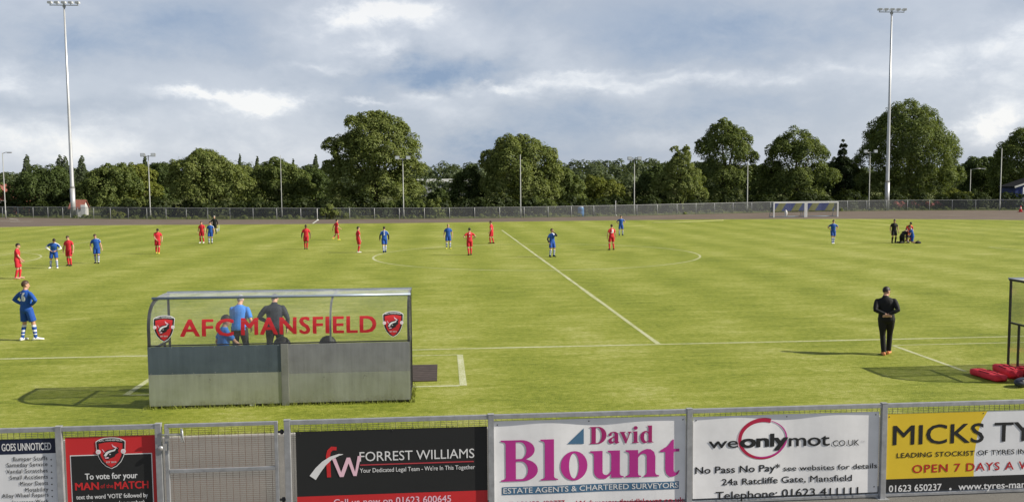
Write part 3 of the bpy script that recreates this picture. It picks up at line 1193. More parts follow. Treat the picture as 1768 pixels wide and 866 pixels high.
def panel_material(name, base, rough, metal):
    m = bpy.data.materials.new(name)
    m.use_nodes = True
    t = NT(m.node_tree)
    b = t.n['Principled BSDF']
    co = t.node('ShaderNodeTexCoord').outputs['Object']
    run = t.noise(t.scale(co, (14, 14, .9)), 1.0, 6, .7).outputs['Fac']
    blot = t.noise(co, 2.2, 6, .65).outputs['Fac']
    spk = t.noise(co, 26, 5, .7).outputs['Fac']
    f = t.m('ADD', t.m('MULTIPLY', run, .5), t.m('MULTIPLY', blot, .5))
    c1 = t.mix(t.ramp(f, [(.35, 0.0), (.65, 1.0)]), tuple(x * .98 for x in base), tuple(x * 1.30 for x in base))
    sp_ = t.node('ShaderNodeSeparateXYZ')
    t.l.new(co, sp_.inputs[0])
    low = t.ramp(t.m('ADD', sp_.outputs[2], t.m('MULTIPLY', blot, .35)), [(.14, .8), (.36, 0.0)])
    mud = t.m('MULTIPLY', low, t.ramp(spk, [(.42, 0.0), (.60, .75)]))
    t.put(b.inputs['Base Color'], t.mix(mud, c1, (.15, .125, .07)))
    t.put(b.inputs['Roughness'], t.ramp(blot, [(.3, rough - .08), (.7, rough + .22)]))
    b.inputs['Metallic'].default_value = metal
    bn = t.node('ShaderNodeBump')
    bn.inputs['Strength'].default_value = .25
    bn.inputs['Distance'].default_value = .03
    t.put(bn.inputs['Height'], t.noise(co, 1.4, 3, .5).outputs['Fac'])
    t.l.new(bn.outputs[0], b.inputs['Normal'])
    MATS[name] = m
    return m


# ---------------------------------------------------------------- team shelters
CLEAR = clear_sheet_material()
CLEARR = clear_sheet_material('sheen_whitened_roof_sheet', .42, .92)  # extra white haze paints the flat roof's grazing-angle sheen into the clear sheet
CLEARS = clear_sheet_material('clear_side_sheet', .11, .93)
SLATE = panel_material('slate_panel', (.085, .112, .135), .36, .3)
GREYP = panel_material('worn_grey_panel', (.25, .255, .265), .34, .4)
GREENP = panel_material('dull_green_grey_panel', (.33, .35, .29), .32, .4)
GREENP2 = panel_material('grey_green_panel', (.31, .325, .285), .32, .4)
DARKM = mat('dark_frame_metal', (.035, .036, .040), .4, .4, .3, 6)
BLUEGREY = mat('blue_grey_tube', (.30, .36, .44), .35, .4, .15, 3)
DX0, DY0, DW, DD = -5.93, 17.62, 5.22, 1.36
PROF = [(0, 1.27), (0, 1.50), (0, 1.62), (.02, 1.75), (.07, 1.88), (.15, 2.00), (.26, 2.09), (.42, 2.155), (.60, 2.185), (.95, 2.20), (DD, 2.20)]
_cum = [0.0]
for i in range(1, len(PROF)):
    _cum.append(_cum[-1] + math.dist(PROF[i], PROF[i - 1]))


def on_profile(z, lift):
    s = z - 1.27
    i = max(0, min(len(PROF) - 2, next((k for k in range(len(_cum) - 1) if _cum[k + 1] >= s), len(PROF) - 2)))
    t = (s - _cum[i]) / (_cum[i + 1] - _cum[i])
    a, c = np.array(PROF[i]), np.array(PROF[i + 1])
    d = (c - a) / np.linalg.norm(c - a)
    p = a + (c - a) * t
    return p + np.array([-d[1], d[0]]) * lift


def shelter(x0, label, letters):
    r = thing('team_shelter', (x0, DY0, 0), label, 'dugout', 'curved clear roofed team shelters')
    # frame ribs: back leg, curve, roof, front leg
    for x, full in ((0.02, True), (3.62, False), (DW - .02, True)):
        mb = MB()
        pts = ([(0.035, 0.0)] if full else [(0.035, 1.2)]) + [(p[0] + .035 * (1 if p[1] < 1.9 else .5), p[1] - (.03 if p[1] > 1.9 else 0)) for p in PROF]
        w = .05 if full else .038
        rings = []
        for i, p in enumerate(pts):
            a, c = np.array(pts[max(i - 1, 0)]), np.array(pts[min(i + 1, len(pts) - 1)])
            d = (c - a) / np.linalg.norm(c - a)
            n = np.array([-d[1], d[0]]) * w / 2
            q = np.array(p)
            rings.append([(x - w / 2, *(q - n)), (x + w / 2, *(q - n)), (x + w / 2, *(q + n)), (x - w / 2, *(q + n))])
        mb.loft(rings, 0, False)
        mb.build('rib', DARKM if full else mat('grey_rib', (.30, .31, .32), .4, .5, .2, 5), r)
    for x in (0.02, DW - .02):
        MB().bar((x, DD - .025, 0), (x, DD - .025, 2.17), .042).build('front_post', DARKM, r)
        mb = MB().bar((x, .07, 1.17), (x, DD - .05, 1.17), .04)
        mb.bar((x, DD - .36, 0), (x, DD - .36, 1.15), .04)
        mb.bar((x, .07, .04), (x, DD - .05, .04), .045)
        mb.build('side_brace', DARKM, r)
        mb = MB()
        poly(mb, [(.06, .07), (DD - .05, .07), (DD - .05, 2.15), (.45, 2.12), (.28, 2.06), (.17, 1.97), (.10, 1.86), (.06, 1.7)], lambda a, z, x=x: (x + (.006 if x > 1 else -.006), a, z))
        mb.build('side_sheet', CLEARS, r)
    mb = MB().tube([(-.02, .42, 2.185), (DW + .02, .42, 2.185)], .028, 10)
    mb.build('roof_rail', BLUEGREY, r)
    MB().bar((-.01, DD + .02, 2.19), (DW + .01, DD + .02, 2.19), .035, .05).build('front_rail', BLUEGREY, r)
    # clear sheet
    mb = MB()
    nx = 24
    for nm, PR, m in (('back_sheet', PROF[:8], CLEAR), ('roof_sheet', PROF[7:], CLEARR)):
        mb = MB()
        vs = [(DW * i / nx, p[0] - .004, p[1]) for p in PR for i in range(nx + 1)]
        fs = [(j * (nx + 1) + i, j * (nx + 1) + i + 1, (j + 1) * (nx + 1) + i + 1, (j + 1) * (nx + 1) + i) for j in range(len(PR) - 1) for i in range(nx)]
        mb.add(vs, fs, 0, True)
        mb.build(nm, m, r)
    # back panels
    xm = 2.62
    for (a, c, z0, z1, m, nm) in ((0, xm, .70, 1.265, SLATE, 'back_panel'), (0, xm, .055, .697, GREENP, 'back_panel'), (xm + .15, DW, .66, 1.265, GREYP, 'back_panel'), (xm + .15, DW, .055, .657, GREENP2, 'back_panel')):
        mb = MB().box(((a + c) / 2, -.012, (z0 + z1) / 2), (c - a, .016, z1 - z0), bev=.002)
        for k in range(7):
            for zz in (z0 + .02, z1 - .02):
                mb.ball((a + .05 + (c - a - .1) * k / 6, -.021, zz), (.007, .004, .007), 6, 4, 1)
        mb.build(nm, [m, GALV2], r)
    MB().box((xm + .075, -.022, .64), (.145, .03, 1.27), bev=.004).build('centre_post', mat('centre_post_grey', (.24, .245, .23), .5, .3, .25, 3), r)
    mb = MB().box((DW / 2, .0, 1.285), (DW, .03, .022))
    mb.bar((0, .02, .03), (DW, .02, .03), .05)
    mb.build('back_rail', DARKM, r)
    mb = MB()
    poly(mb, [(0.0, .06), (.36, .06), (0.0, .22)], lambda x, z: (x + .003, -.0225, z))
    mb.build('corner_plate', GREENP, r)
    # bench
    mb = MB().box((DW / 2, .42, .44), (DW - .2, .36, .04), bev=.005)
    for k in range(5):
        mb.box((.25 + k * (DW - .5) / 4, .42, .21), (.05, .30, .42))
    mb.build('bench', mat('bench_wood', (.20, .14, .09), .7, 0, .3, 4), r)
    if letters:
        SLICE[0] = .035
        mb, mats = MB(), []
        mats.append(flat('vinyl_red', (.50, .022, .030)))

        def fl(l):
            return lambda x, z: (x, *on_profile(z, l))
        put_text(mb, 'AFC', .64, 1.70, 1.455, .345, fl(.004), 0, .030, 1.10)
        put_text(mb, 'MANSFIELD', 1.84, 4.55, 1.465, .345, fl(.004), 0, .030, 1.10)
        mb.build('lettering', mats, r, fix=False)
        for cx in (.33, DW - .33):
            cm, cb = [], MB()
            crest(cb, cm, cx, 1.62, .42, .52, lambda l: (lambda x, z: (x, *on_profile(z, l + .002))))
            cb.build('crest', cm, r, fix=False)
        SLICE[0] = 0.0
    return r


shelter(DX0, 'curved clear roofed dugout with red lettering and grey panelled back, left of centre', True)
shelter(13.15, 'clear sided dugout cut off by the right edge, red bags at its foot', False)

t = thing('plastic_block', (*at(441, 700)[:2], .012), 'small white plastic block lying under the back edge of the dugout', 'block', None, .1)
MB().box((0, 0, .035), (.22, .08, .07), bev=.01).build('block', WHITEP, t)
MB().box((0, 0, .075), (.10, .04, .012), bev=.003).build('cap', SGREY, t)
rng = np.random.default_rng(5)
gv, gn = [], 0
for x_, y_, n_, sx_, sy_ in [(DX0 + DW / 2, DY0 - .05, 900, DW * .52, .05), (DX0 - .03, DY0 + .7, 200, .05, .75), (DX0 + DW + .03, DY0 + .7, 200, .05, .75), (14.2, DY0 - .05, 160, 1.2, .05), (-3, 15.5, 1500, 3.2, .05), (13.1, 18.9, 60, .12, .10)]:
    for k in range(n_):
        px_, py_ = x_ + rng.uniform(-sx_, sx_), y_ + rng.normal(0, sy_ * .7 if sy_ < .2 else sy_ * .5)
        h_, a_ = rng.uniform(.03, .10), rng.uniform(0, 6.28)
        w_ = rng.uniform(.004, .009)
        l_ = rng.normal(0, .03, 2)
        gv.append([(px_ - w_ * math.cos(a_), py_ - w_ * math.sin(a_), .008), (px_ + w_ * math.cos(a_), py_ + w_ * math.sin(a_), .008), (px_ + l_[0], py_ + l_[1], h_ + .008)])
me = bpy.data.meshes.new('grass_tufts')
me.from_pydata([tuple(p) for q in gv for p in q], [], [(3 * i, 3 * i + 1, 3 * i + 2) for i in range(len(gv))])
tag(link('grass_tufts', me, mat('tuft_green', (.17, .20, .022), .7, 0, .35, 9)), 'uncut grass along the foot of the dugout and the path edge', 'grass', kind='stuff')

# rubber mat by the left shelter
mb = MB()
for i in range(9):
    mb.box((-.36, 20.33 - .80 + i * .20, .022), (1.25, .185, .022), bev=.004)
m_ = mb.build('ribbed_mat', mat('brown_rubber', (.060, .045, .040), .8, 0, .3, 6, .3, 40))
for v in m_.data.vertices:
    v.co -= Vector((-.36, 20.33, 0))
m_.location = (-.80, 20.33, 0)
tag(m_, 'dark brown ribbed mat lying on the grass right of the lettered dugout', 'mat')


# red bags
def red_bag(a, c, w, h, label):
    a, c = np.array(a), np.array(c)
    L = math.dist(a, c)
    ang = math.atan2(c[1] - a[1], c[0] - a[0])
    mid = (a + c) / 2
    t = thing('red_bag', (mid[0], mid[1], .012), label, 'bag', 'red bags by the right dugout', ang)
    mb = MB()
    rings = []
    for i in range(13):
        f = i / 12
        x = (f - .5) * L
        e = (1 - abs(2 * f - 1) ** 9) ** .5 * .85 + .15
        sag = 1 + .05 * math.sin(f * 17 + L * 5)
        rings.append([(x + .015 * math.sin(k * 3 + i), w / 2 * e * sag * math.copysign(abs(math.cos(q)) ** .42, math.cos(q)), h / 2 + h / 2 * e * sag * math.copysign(abs(math.sin(q)) ** .5, math.sin(q))) for k, q in enumerate(np.linspace(0, 2 * math.pi, 16, endpoint=False))])
    mb.loft(rings)
    mb.build('body', mat('red_nylon', (.74, .035, .060), .75, 0, .22, 6, .6, 14), t)
    mb = MB()
    for s in (-1, 1):
        mb.tube([(-.16, s * w * .30, h * .97), (-.12, s * w * .40, h * 1.0), (.13, s * w * .38, h * 1.0), (.17, s * w * .30, h * .97)], .011, 6)
    mb.tube([(-L * .36, 0, h * 1.0), (0, .01, h * 1.04), (L * .36, 0, h * 1.0)], .008, 6)
    mb.build('straps', mat('dark_red_webbing', (.20, .015, .02), .7), t)
    return t


red_bag(at(1680, 645)[:2] + np.array([0, .0]), at(1733, 661)[:2], .34, .15, 'long flat red bag farthest from the right dugout, on the grass')
red_bag(at(1722, 640)[:2], at(1757, 656)[:2], .34, .19, 'red bag lying against the post of the right dugout')
red_bag(at(1752, 648)[:2], at(1790, 650)[:2], .32, .20, 'dark red bag just inside the right dugout, cut by the picture edge')
t = thing('kit_bag', (*at(1764, 668)[:2], .012), 'small dark sports bag with white trim in front of the red bags', 'bag', None, .5)
mb = MB()
mb.ball((0, 0, .10), (.24, .13, .10), 14, 8)
mb.build('body', mat('navy_nylon', (.03, .035, .06), .5, 0, .2, 6, .3, 25), t)
MB().tube([(-.12, -.10, .15), (-.08, -.12, .24), (.08, -.12, .24), (.12, -.10, .15)], .012, 6).build('strap', WHITEP, t)
for u_, n_ in ((487, 'dark bag on the dugout bench beside its centre post'), (566, 'dark bag on the dugout bench under the thin middle rib')):
    p = atY(u_, 592, DY0 + .40)
    t = thing('bench_bag', (p[0], DY0 + .40, .46), n_, 'bag', 'dark bags on the bench')
    mb = MB()
    rings = [[(.20 * s * math.cos(q), .13 * s * math.sin(q), z) for q in np.linspace(0, 2 * math.pi, 14, endpoint=False)] for z, s in ((0, .9), (.2, 1.0), (.5, 1.0), (.70, .95), (.80, .8), (.86, .55), (.89, .2))]
    mb.loft(rings)
    mb.build('body', mat('black_nylon', (.015, .015, .017), .55, 0, .3, 6, .3, 25), t)
    MB().tube([(-.20, 0, .30), (-.235, 0, .45), (-.20, 0, .60)], .014, 6).build('handle', BLACK, t)

# ---------------------------------------------------------------- far fence
def path_len(pts):
    d = [0.0]
    for a, c in zip(pts[:-1], pts[1:]):
        d.append(d[-1] + math.dist(a, c))
    return d


fp = [np.array(p) for p in smooth_path([(-125, 150), (-100, 153), (-73, 146), (-48.5, 132.5), (-30, 125), (-5, 120.6), (11, 120.4), (28.5, 124.5), (47, 131), (62, 134.2), (76, 135.2), (91, 131), (108, 122), (125, 105)], 16)]
fl_ = path_len(fp)


def along(s):
    k = max(0, min(len(fl_) - 2, int(np.searchsorted(fl_, s) - 1)))
    t = (s - fl_[k]) / (fl_[k + 1] - fl_[k])
    return fp[k] + (fp[k + 1] - fp[k]) * t


def fence_y(x):
    return float(np.interp(x, [p[0] for p in fp], [p[1] for p in fp]))


def fence_h(x):
    return float(np.interp(x, [-125, -48, -5, 11, 60, 125], [1.72, 1.68, 1.48, 1.48, 1.66, 1.70]))


FFENCE = thing('chain_link_fence', (0, 120.5, 0), 'long grey chain link fence with steel posts beyond the running track', 'fence')
o0 = rel(FFENCE)
VEIL = veil_material('chain_link', (.24, .25, .26), .34)
npost = 78
sp = [fl_[-1] * i / (npost - 1) for i in range(npost)]
pm = MB().tube([(0, 0, 0), (0, 0, 1)], .045, 8).mesh('post')
pm.materials.append(GALV2)
for s in sp:
    p = along(s)
    po = bpy.data.objects.new('post', pm)
    C.objects.link(po)
    po.parent = FFENCE
    po.location = (p[0] - o0[0], p[1] - o0[1], 0)
    po.scale = (1, 1, fence_h(p[0]) + .03)
mbv, mbr = MB(), MB()
pp = [along(fl_[-1] * i / 240) for i in range(241)]
vs = []
for p in pp:
    vs += [(p[0], p[1] - o0[1], .03), (p[0], p[1] - o0[1], fence_h(p[0]))]
mbv.add(vs, [(2 * i, 2 * i + 2, 2 * i + 3, 2 * i + 1) for i in range(240)])
mbv.build('wire_mesh', VEIL, FFENCE, fix=False)
mbr.tube([(p[0], p[1] - o0[1], fence_h(p[0]) + .02) for p in pp], .032, 6)
mbr.build('top_rail', GALV2, FFENCE)

# ---------------------------------------------------------------- lamps
def floodlight(u, vb, vt, Y, label, nl):
    x = atY(u, vb, Y)[0]
    zt = atY(u, vt, Y)[2]
    t = thing('floodlight_mast', (x, Y, 0), label, 'floodlight', 'tall floodlight masts')
    MB().tube([(0, 0, 0), (0, 0, 4.6)], .36, 12).build('base_section', mat('mast_base', (.48, .49, .50), .45, .4, .15, 2), t)
    MB().tube([(0, 0, 4.6), (0, 0, 5.0), (0, 0, zt * .5), (0, 0, zt - .6)], [.36, .29, .21, .12], 12).build('mast', mat('mast_steel', (.55, .56, .58), .42, .45, .1, 1), t)
    mb = MB().box((0, 0, zt - .75), (4.3, .11, .11))
    mb.box((0, 0, zt - .9), (.34, .34, .40))
    mb.build('crossarm', GALV2, t)
    for k in range(nl):
        f = (k - (nl - 1) / 2) / (nl - 1) * 4.1
        mb = MB()
        sx = .62
        mb.add([(f - sx / 2, -.40, zt - .55), (f + sx / 2, -.40, zt - .55), (f + sx / 2, .25, zt - .48), (f - sx / 2, .25, zt - .48), (f - sx / 2, -.40, zt - .20), (f + sx / 2, -.40, zt - .20), (f + sx / 2, .15, zt - .26), (f - sx / 2, .15, zt - .26)], [(0, 3, 2, 1), (4, 5, 6, 7), (0, 1, 5, 4), (1, 2, 6, 5), (2, 3, 7, 6), (3, 0, 4, 7)])
        lh = mb.build('lamp_head', mat('lamp_white', (.66, .67, .68), .35, .2, .1, 3), t)
        MB().box((f, -.41, zt - .375), (.52, .01, .28)).build('lens', mat('lamp_glass', (.30, .32, .34), .12, .1), lh)
        lb = MB().tube([(f, -.05, zt - .72), (f, -.05, zt - .50)], .05, 6).build('bracket', GALV2, lh)
    return t


floodlight(127, 372, 1, 141.0, 'tall floodlight mast rising out of the top edge beside the white gabled hut', 5)
floodlight(1531, 360, 13, 137.2, 'tall floodlight mast with five lamp heads in front of the big right tree', 5)


def lamp_post(u, vb, vt, Y, label, heads, r=.075):
    x = atY(u, vb, Y)[0]
    zt = atY(u, vt, Y)[2]
    t = thing('lamp_post', (x, Y, 0), label, 'lamp post', 'lamp posts along the far fence')
    MB().tube([(0, 0, 0), (0, 0, 1.2), (0, 0, 1.3), (0, 0, zt)], [r * 1.5, r * 1.5, r, r * .8], 8).build('column', mat('lamp_column', (.34, .35, .34), .6, .25, .2, 2), t)
    for hx in heads:
        mb = MB()
        if abs(hx) > 1.0:
            mb.tube([(0, 0, zt - .1), (hx * .5, 0, zt + .10), (hx, 0, zt + .08)], .045, 6)
            mb.box((hx, 0, zt + .06), (.7, .3, .16), bev=.03)
        else:
            mb.tube([(0, 0, zt - .15), (hx, -.05, zt - .10)], .05, 6)
            mb.box((hx, -.1, zt + .05), (.62, .30, .50), bev=.04)
        h = mb.build('lamp_head', mat('lamp_head_grey', (.30, .31, .32), .4, .3, .2, 4), t)
        if abs(hx) <= 1.0:
            MB().box((hx, -.253, zt + .05), (.5, .012, .38)).build('lens', mat('lens_glass', (.52, .56, .60), .12, .2), h)
    return t


lamp_post(10, 376, 264, 140, 'lamp post with one side arm near the left picture edge', [1.0 + .01])
lamp_post(260, 378, 268, 130.5, 'twin headed lamp post standing between the hut and the left broad tree', [-.75, .75])
lamp_post(487, 377, 268, 126.5, 'thin lamp post with no visible head left of the tallest tree', [], .05)
lamp_post(697, 378, 273, 121, 'twin headed lamp post in front of the tallest tree', [-.75, .75])
lamp_post(899, 377, 267, 121, 'headless lamp post in front of the domed middle tree', [], .075)
lamp_post(1095, 370, 274, 128, 'twin headed lamp post right of the sunlit hedge', [-.75, .75])
lamp_post(1290, 365, 278, 134, 'short bare lamp post left of the pair of goals', [], .085)
lamp_post(1500, 362, 262, 136.5, 'twin headed lamp post just left of the right floodlight mast', [-.85, .85])
lamp_post(1674, 356, 292, 150, 'short lamp post with one long arm behind the flowering shrubs', [2.4])
lamp_post(1726, 363, 256, 132.5, 'bare lamp post beside the blue building', [], .085)


def thin_pole(u, vb, vt, Y, label):
    x = atY(u, vb, Y)[0]
    z = atY(u, vt, Y)[2]
    t = thing('marker_pole', (x, Y, 0), label, 'pole', 'white marker poles by the track')
    MB().tube([(0, 0, 0), (0, 0, z)], .032, 8).build('pole', WHITEP, t)
    MB().tube([(0, 0, 0), (0, 0, .08)], .18, 10).build('foot', WHITEP, t)


thin_pole(548, 379, 360, 119.5, 'white marker pole at the end of the diagonal track line')
thin_pole(1063, 372, 346, 125.5, 'white marker pole behind the blue player with elbows out')

# ---------------------------------------------------------------- goals and banners
NETM = veil_material('goal_net', (.55, .56, .58), .10)


def goal(u0, u1, vb, Y, h, label):
    x0, x1 = atY(u0, vb, Y)[0], atY(u1, vb, Y)[0]
    w = x1 - x0
    t = thing('portable_goal', (x0, Y, 0), label, 'goal', 'pair of portable goals by the track')
    r = .075
    for x in (r, w - r):
        MB().bar((x, 0, 0), (x, 0, h), .15).build('upright', WHITEP, t)
    MB().bar((r + .076, 0, h - r), (w - r - .076, 0, h - r), .15).build('crossbar', WHITEP, t)
    mb = MB()
    for x in (r, w - r):
        mb.tube([(x, .08, .05), (x, 1.6, .05)], .035, 6)
        mb.tube([(x, 1.6, .05), (x, .75, h - .1), (x, .08, h - .1)], .03, 6)
    mb.tube([(r, 1.6, .05), (w - r, 1.6, .05)], .035, 6)
    mb.build('back_frame', mat('blue_tube', (.20, .30, .42), .5), t)
    mb = MB()
    a = [(0, h - .1), (.75, h - .1), (1.6, .05)]
    vs = [(x, y, z) for y, z in a for x in (.1, w - .1)]
    mb.add(vs, [(0, 1, 3, 2), (2, 3, 5, 4)])
    for x in (.1, w - .1):
        mb.add([(x, 0, h - .1), (x, .75, h - .1), (x, 1.6, .05), (x, 0.02, .05)], [(0, 1, 2, 3)])
    mb.build('net', NETM, t, fix=False)


goal(1335, 1390.5, 375, 112.5, 2.05, 'left one of two white portable goals standing side by side')
goal(1391.5, 1447, 374.5, 112.5, 2.05, 'right one of two white portable goals standing side by side')
bm_ = bpy.data.materials.new('blue_yellow_banner')
bm_.use_nodes = True
tt = NT(bm_.node_tree)
co = tt.node('ShaderNodeTexCoord').outputs['Object']
sp_ = tt.node('ShaderNodeSeparateXYZ')
tt.l.new(co, sp_.inputs[0])
st = tt.m('SINE', tt.m('MULTIPLY', tt.m('ADD', sp_.outputs[0], tt.m('MULTIPLY', sp_.outputs[2], -.7)), 2.1))
tt.put(tt.n['Principled BSDF'].inputs['Base Color'], tt.ramp(tt.m('MULTIPLY_ADD', st, .5, .5), [(0.0, (.010, .022, .11)), (0.58, (.012, .026, .12)), (0.66, (.085, .095, .030)), (0.8, (.11, .115, .035))]))
x0, x1 = atY(1338, 360, 131.3)[0], atY(1450, 360, 132.2)[0]
t = thing('fence_banner', (x0, 131.2, 0), 'long blue and yellow banner hanging on the fence behind the goals', 'banner')
mb = MB()
n = 20
vs = []
for i in range(n + 1):
    x = (x1 - x0) * i / n
    y = fence_y(x0 + x) - .14 - 131.2 + .03 * math.sin(i * 1.3)
    vs += [(x, y, .22), (x, y + .02, 1.50)]
mb.add(vs, [(2 * i, 2 * i + 2, 2 * i + 3, 2 * i + 1) for i in range(n)])
o = mb.build('cloth', bm_, t, fix=False)
sol = o.modifiers.new('thickness', 'SOLIDIFY')
sol.thickness = .01
x_ = atY(1357, 365, 116)[0]
tag(MB().ball((0, 0, .45), (.20, .20, .45), 12, 8).build('white_sack', WHITEP), 'small white sack standing behind the left goal', 'sack').location = (x_, 116, 0)

# ---------------------------------------------------------------- buildings and bits beyond the fence
BRICK = mat('red_brick', (.30, .10, .075), .8, 0, .3, 4)
TILE = mat('red_roof_tile', (.24, .085, .065), .8, 0, .3, 3)


def gable(root, w, d, h, rh, wall, roof, over=.25, axis='y', gable_m=None):
    """walls and a pitched roof; the ridge runs along axis"""
    mb = MB()
    if axis == 'y':
        prof = [(-w / 2, 0), (w / 2, 0), (w / 2, h), (0, h + rh), (-w / 2, h)]
        mb.loft([[(x, y, z) for x, z in prof] for y in (0, d)], 0, False)
    else:
        prof = [(0, 0), (d, 0), (d, h), (d / 2, h + rh), (0, h)]
        mb.loft([[(x, y, z) for y, z in prof] for x in (-w / 2, w / 2)], 0, False)
    mb.build('wall', wall, root)
    mb = MB()
    k = .12
    if axis == 'y':
        e = over
        dz = rh / (w / 2) * e
        pr = [(-w / 2 - e, h - dz + .01), (0, h + rh + .01), (w / 2 + e, h - dz + .01), (w / 2 + e, h - dz + k), (0, h + rh + k), (-w / 2 - e, h - dz + k)]
        mb.loft([[(x, y, z) for x, z in pr] for y in (-over, d + over)], 0, False)
    else:
        dz = rh / (d / 2) * over
        pr = [(-over, h - dz + .01), (d / 2, h + rh + .01), (d + over, h - dz + .01), (d + over, h - dz + k), (d / 2, h + rh + k), (-over, h - dz + k)]
        mb.loft([[(x, y, z) for y, z in pr] for x in (-w / 2 - over, w / 2 + over)], 0, False)
    return mb.build('roof', roof, root)


# hut behind the left mast
p = atY(131, 370, 142.5)
t = thing('gabled_hut', (p[0] + .15, 142.3, 0), 'small white hut with brown red tiled roof beside the left floodlight mast', 'hut')
gable(t, 1.9, 2.4, 1.5, 1.15, mat('white_boards', (.62, .61, .58), .6, 0, .12, 3), TILE, .22, 'x')
MB().box((.5, -.03, .72), (.6, .04, 1.4)).build('door', WHITEP, t)
t = thing('white_locker', (atY(145, 370, 140.4)[0], 140.4, 0), 'white metal locker standing behind the fence beside the hut', 'cabinet')
MB().box((0, 0, 1.0), (.75, .6, 2.0), bev=.02).build('body', mat('pale_metal', (.60, .61, .62), .5, .2, .12, 3), t)
MB().box((0, -.31, 1.0), (.62, .02, 1.8)).build('door', mat('pale_metal_door', (.66, .67, .68), .5, .2), t)
# brick house at left edge
p = atY(-6, 360, 165)
t = thing('brick_house', (p[0], 165, 0), 'red brick house cut off by the left edge behind the fence', 'house')
gable(t, 6, 8, 3.0, 2.4, BRICK, TILE, .3, 'y')
w_ = MB().box((1.3, -.03, 1.9), (1.1, .06, 1.2)).build('window', WHITEP, t)
MB().box((1.3, -.065, 1.9), (.9, .02, 1.0)).build('pane', mat('dark_pane', (.05, .06, .07), .1), w_)
# blue building at right edge
pa = atY(1733, 362, 150)
t = thing('blue_building', (pa[0] + 7.0, 147, 0), 'dark blue clad building with pale roof edge at the right picture edge', 'building')
mb = MB()
BLUEC = mat('blue_cladding', (.012, .028, .16), .5, .1, .15, 1.5)
mb.loft([[(x, y, z) for x, z in ((-7, 0), (9, 0), (9, 3.55), (1, 6.0), (-7, 3.55))] for y in (0, 4)], 0, False)
mb.build('wall', BLUEC, t)
mb = MB()
mb.loft([[(x, y, z) for x, z in ((-7.35, 3.55), (1, 6.12), (9.35, 3.55), (9.35, 3.75), (1, 6.36), (-7.35, 3.75))] for y in (-.35, 4.3)], 0, False)
mb.build('roof', mat('dark_roof_sheet', (.020, .021, .025), .95, 0, .2, 2, spec=.05), t)
for a, c in (((-7.4, -.40, 3.62), (1, -.40, 6.22)), ((1, -.40, 6.22), (9.4, -.40, 3.62))):
    MB().bar(a, c, .06, .30).build('barge_board', mat('pale_barge_board', (.55, .55, .54), .5, 0, .15, 2), t)
dd = MB().box((-4.2, -.03, 1.05), (1.0, .05, 2.1)).build('door', mat('navy_door', (.01, .015, .06), .5), t)
MB().box((-3.9, -.07, 1.05), (.06, .05, .2)).build('handle', GALV, dd)
MB().tube([(-5.6, -.12, 0), (-5.6, -.12, 3.6)], .07, 8).build('downpipe', WHITEP, t)
# far industrial unit
YI = 300
pa, pb = atY(736, 315, YI), atY(797, 315, YI)
t = thing('industrial_unit', ((pa[0] + pb[0]) / 2, YI, 0), 'distant low industrial building with long white roof seen between the two biggest middle trees', 'building')
wI = pb[0] - pa[0] + 6
zI = atY(770, 309, YI)[2]
MB().box((0, 8, zI / 2 - .6), (wI, 16, zI - 1.2)).build('wall', mat('grey_cladding', (.30, .31, .32), .6, 0, .15, 1), t)
MB().box((0, 8, zI - .6), (wI + .8, 17, 1.2), bev=.1).build('roof', mat('white_roof', (.80, .80, .80), .45, 0, .05, 1), t)
# barrel and cone
t = thing('blue_barrel', (atY(1003, 368, 123.5)[0], 123.6, 0), 'blue plastic barrel behind the fence near the middle', 'barrel')
rings = [[(rr * math.cos(q), rr * math.sin(q), z) for q in np.linspace(0, 2 * math.pi, 16, endpoint=False)] for z, rr in ((0, .42), (.3, .46), (.34, .48), (.6, .46), (.9, .46), (.94, .48), (1.2, .45), (1.35, .40))]
MB().loft(rings).build('drum', mat('blue_plastic', (.07, .20, .42), .4, 0, .1, 3), t)
MB().tube([(0, 0, 1.35), (0, 0, 1.42)], .36, 14).build('lid', WHITEP, t)
t = thing('traffic_cone', (*at(1762, 366)[:2], 0.01), 'red traffic cone by the fence in front of the blue building', 'cone')
MB().tube([(0, 0, .03), (0, 0, .45), (0, 0, .9)], [.26, .15, .05], 14).build('cone', mat('cone_red', (.62, .05, .06), .5), t)
MB().box((0, 0, .02), (.62, .62, .04), bev=.01).build('base', mat('cone_base', (.35, .03, .04), .6), t)
MB().tube([(0, 0, .50), (0, 0, .68)], [.145, .105], 14).build('band', WHITEP, t)
# ---------------------------------------------------------------- people
SKIN = mat('skin', (.50, .29, .205), .5, 0, .12, 14, spec=.3)
SKIND = mat('skin_brown', (.13, .065, .040), .5, 0, .12, 14, spec=.3)
FEYE = mat('eye_dark', (.02, .015, .015), .3)
LIPS = mat('lips', (.33, .12, .10), .5)


def cloth(name, c, var=.14):
    return mat(name, c, .72, 0, var, 7, .5, 16, spec=.25)


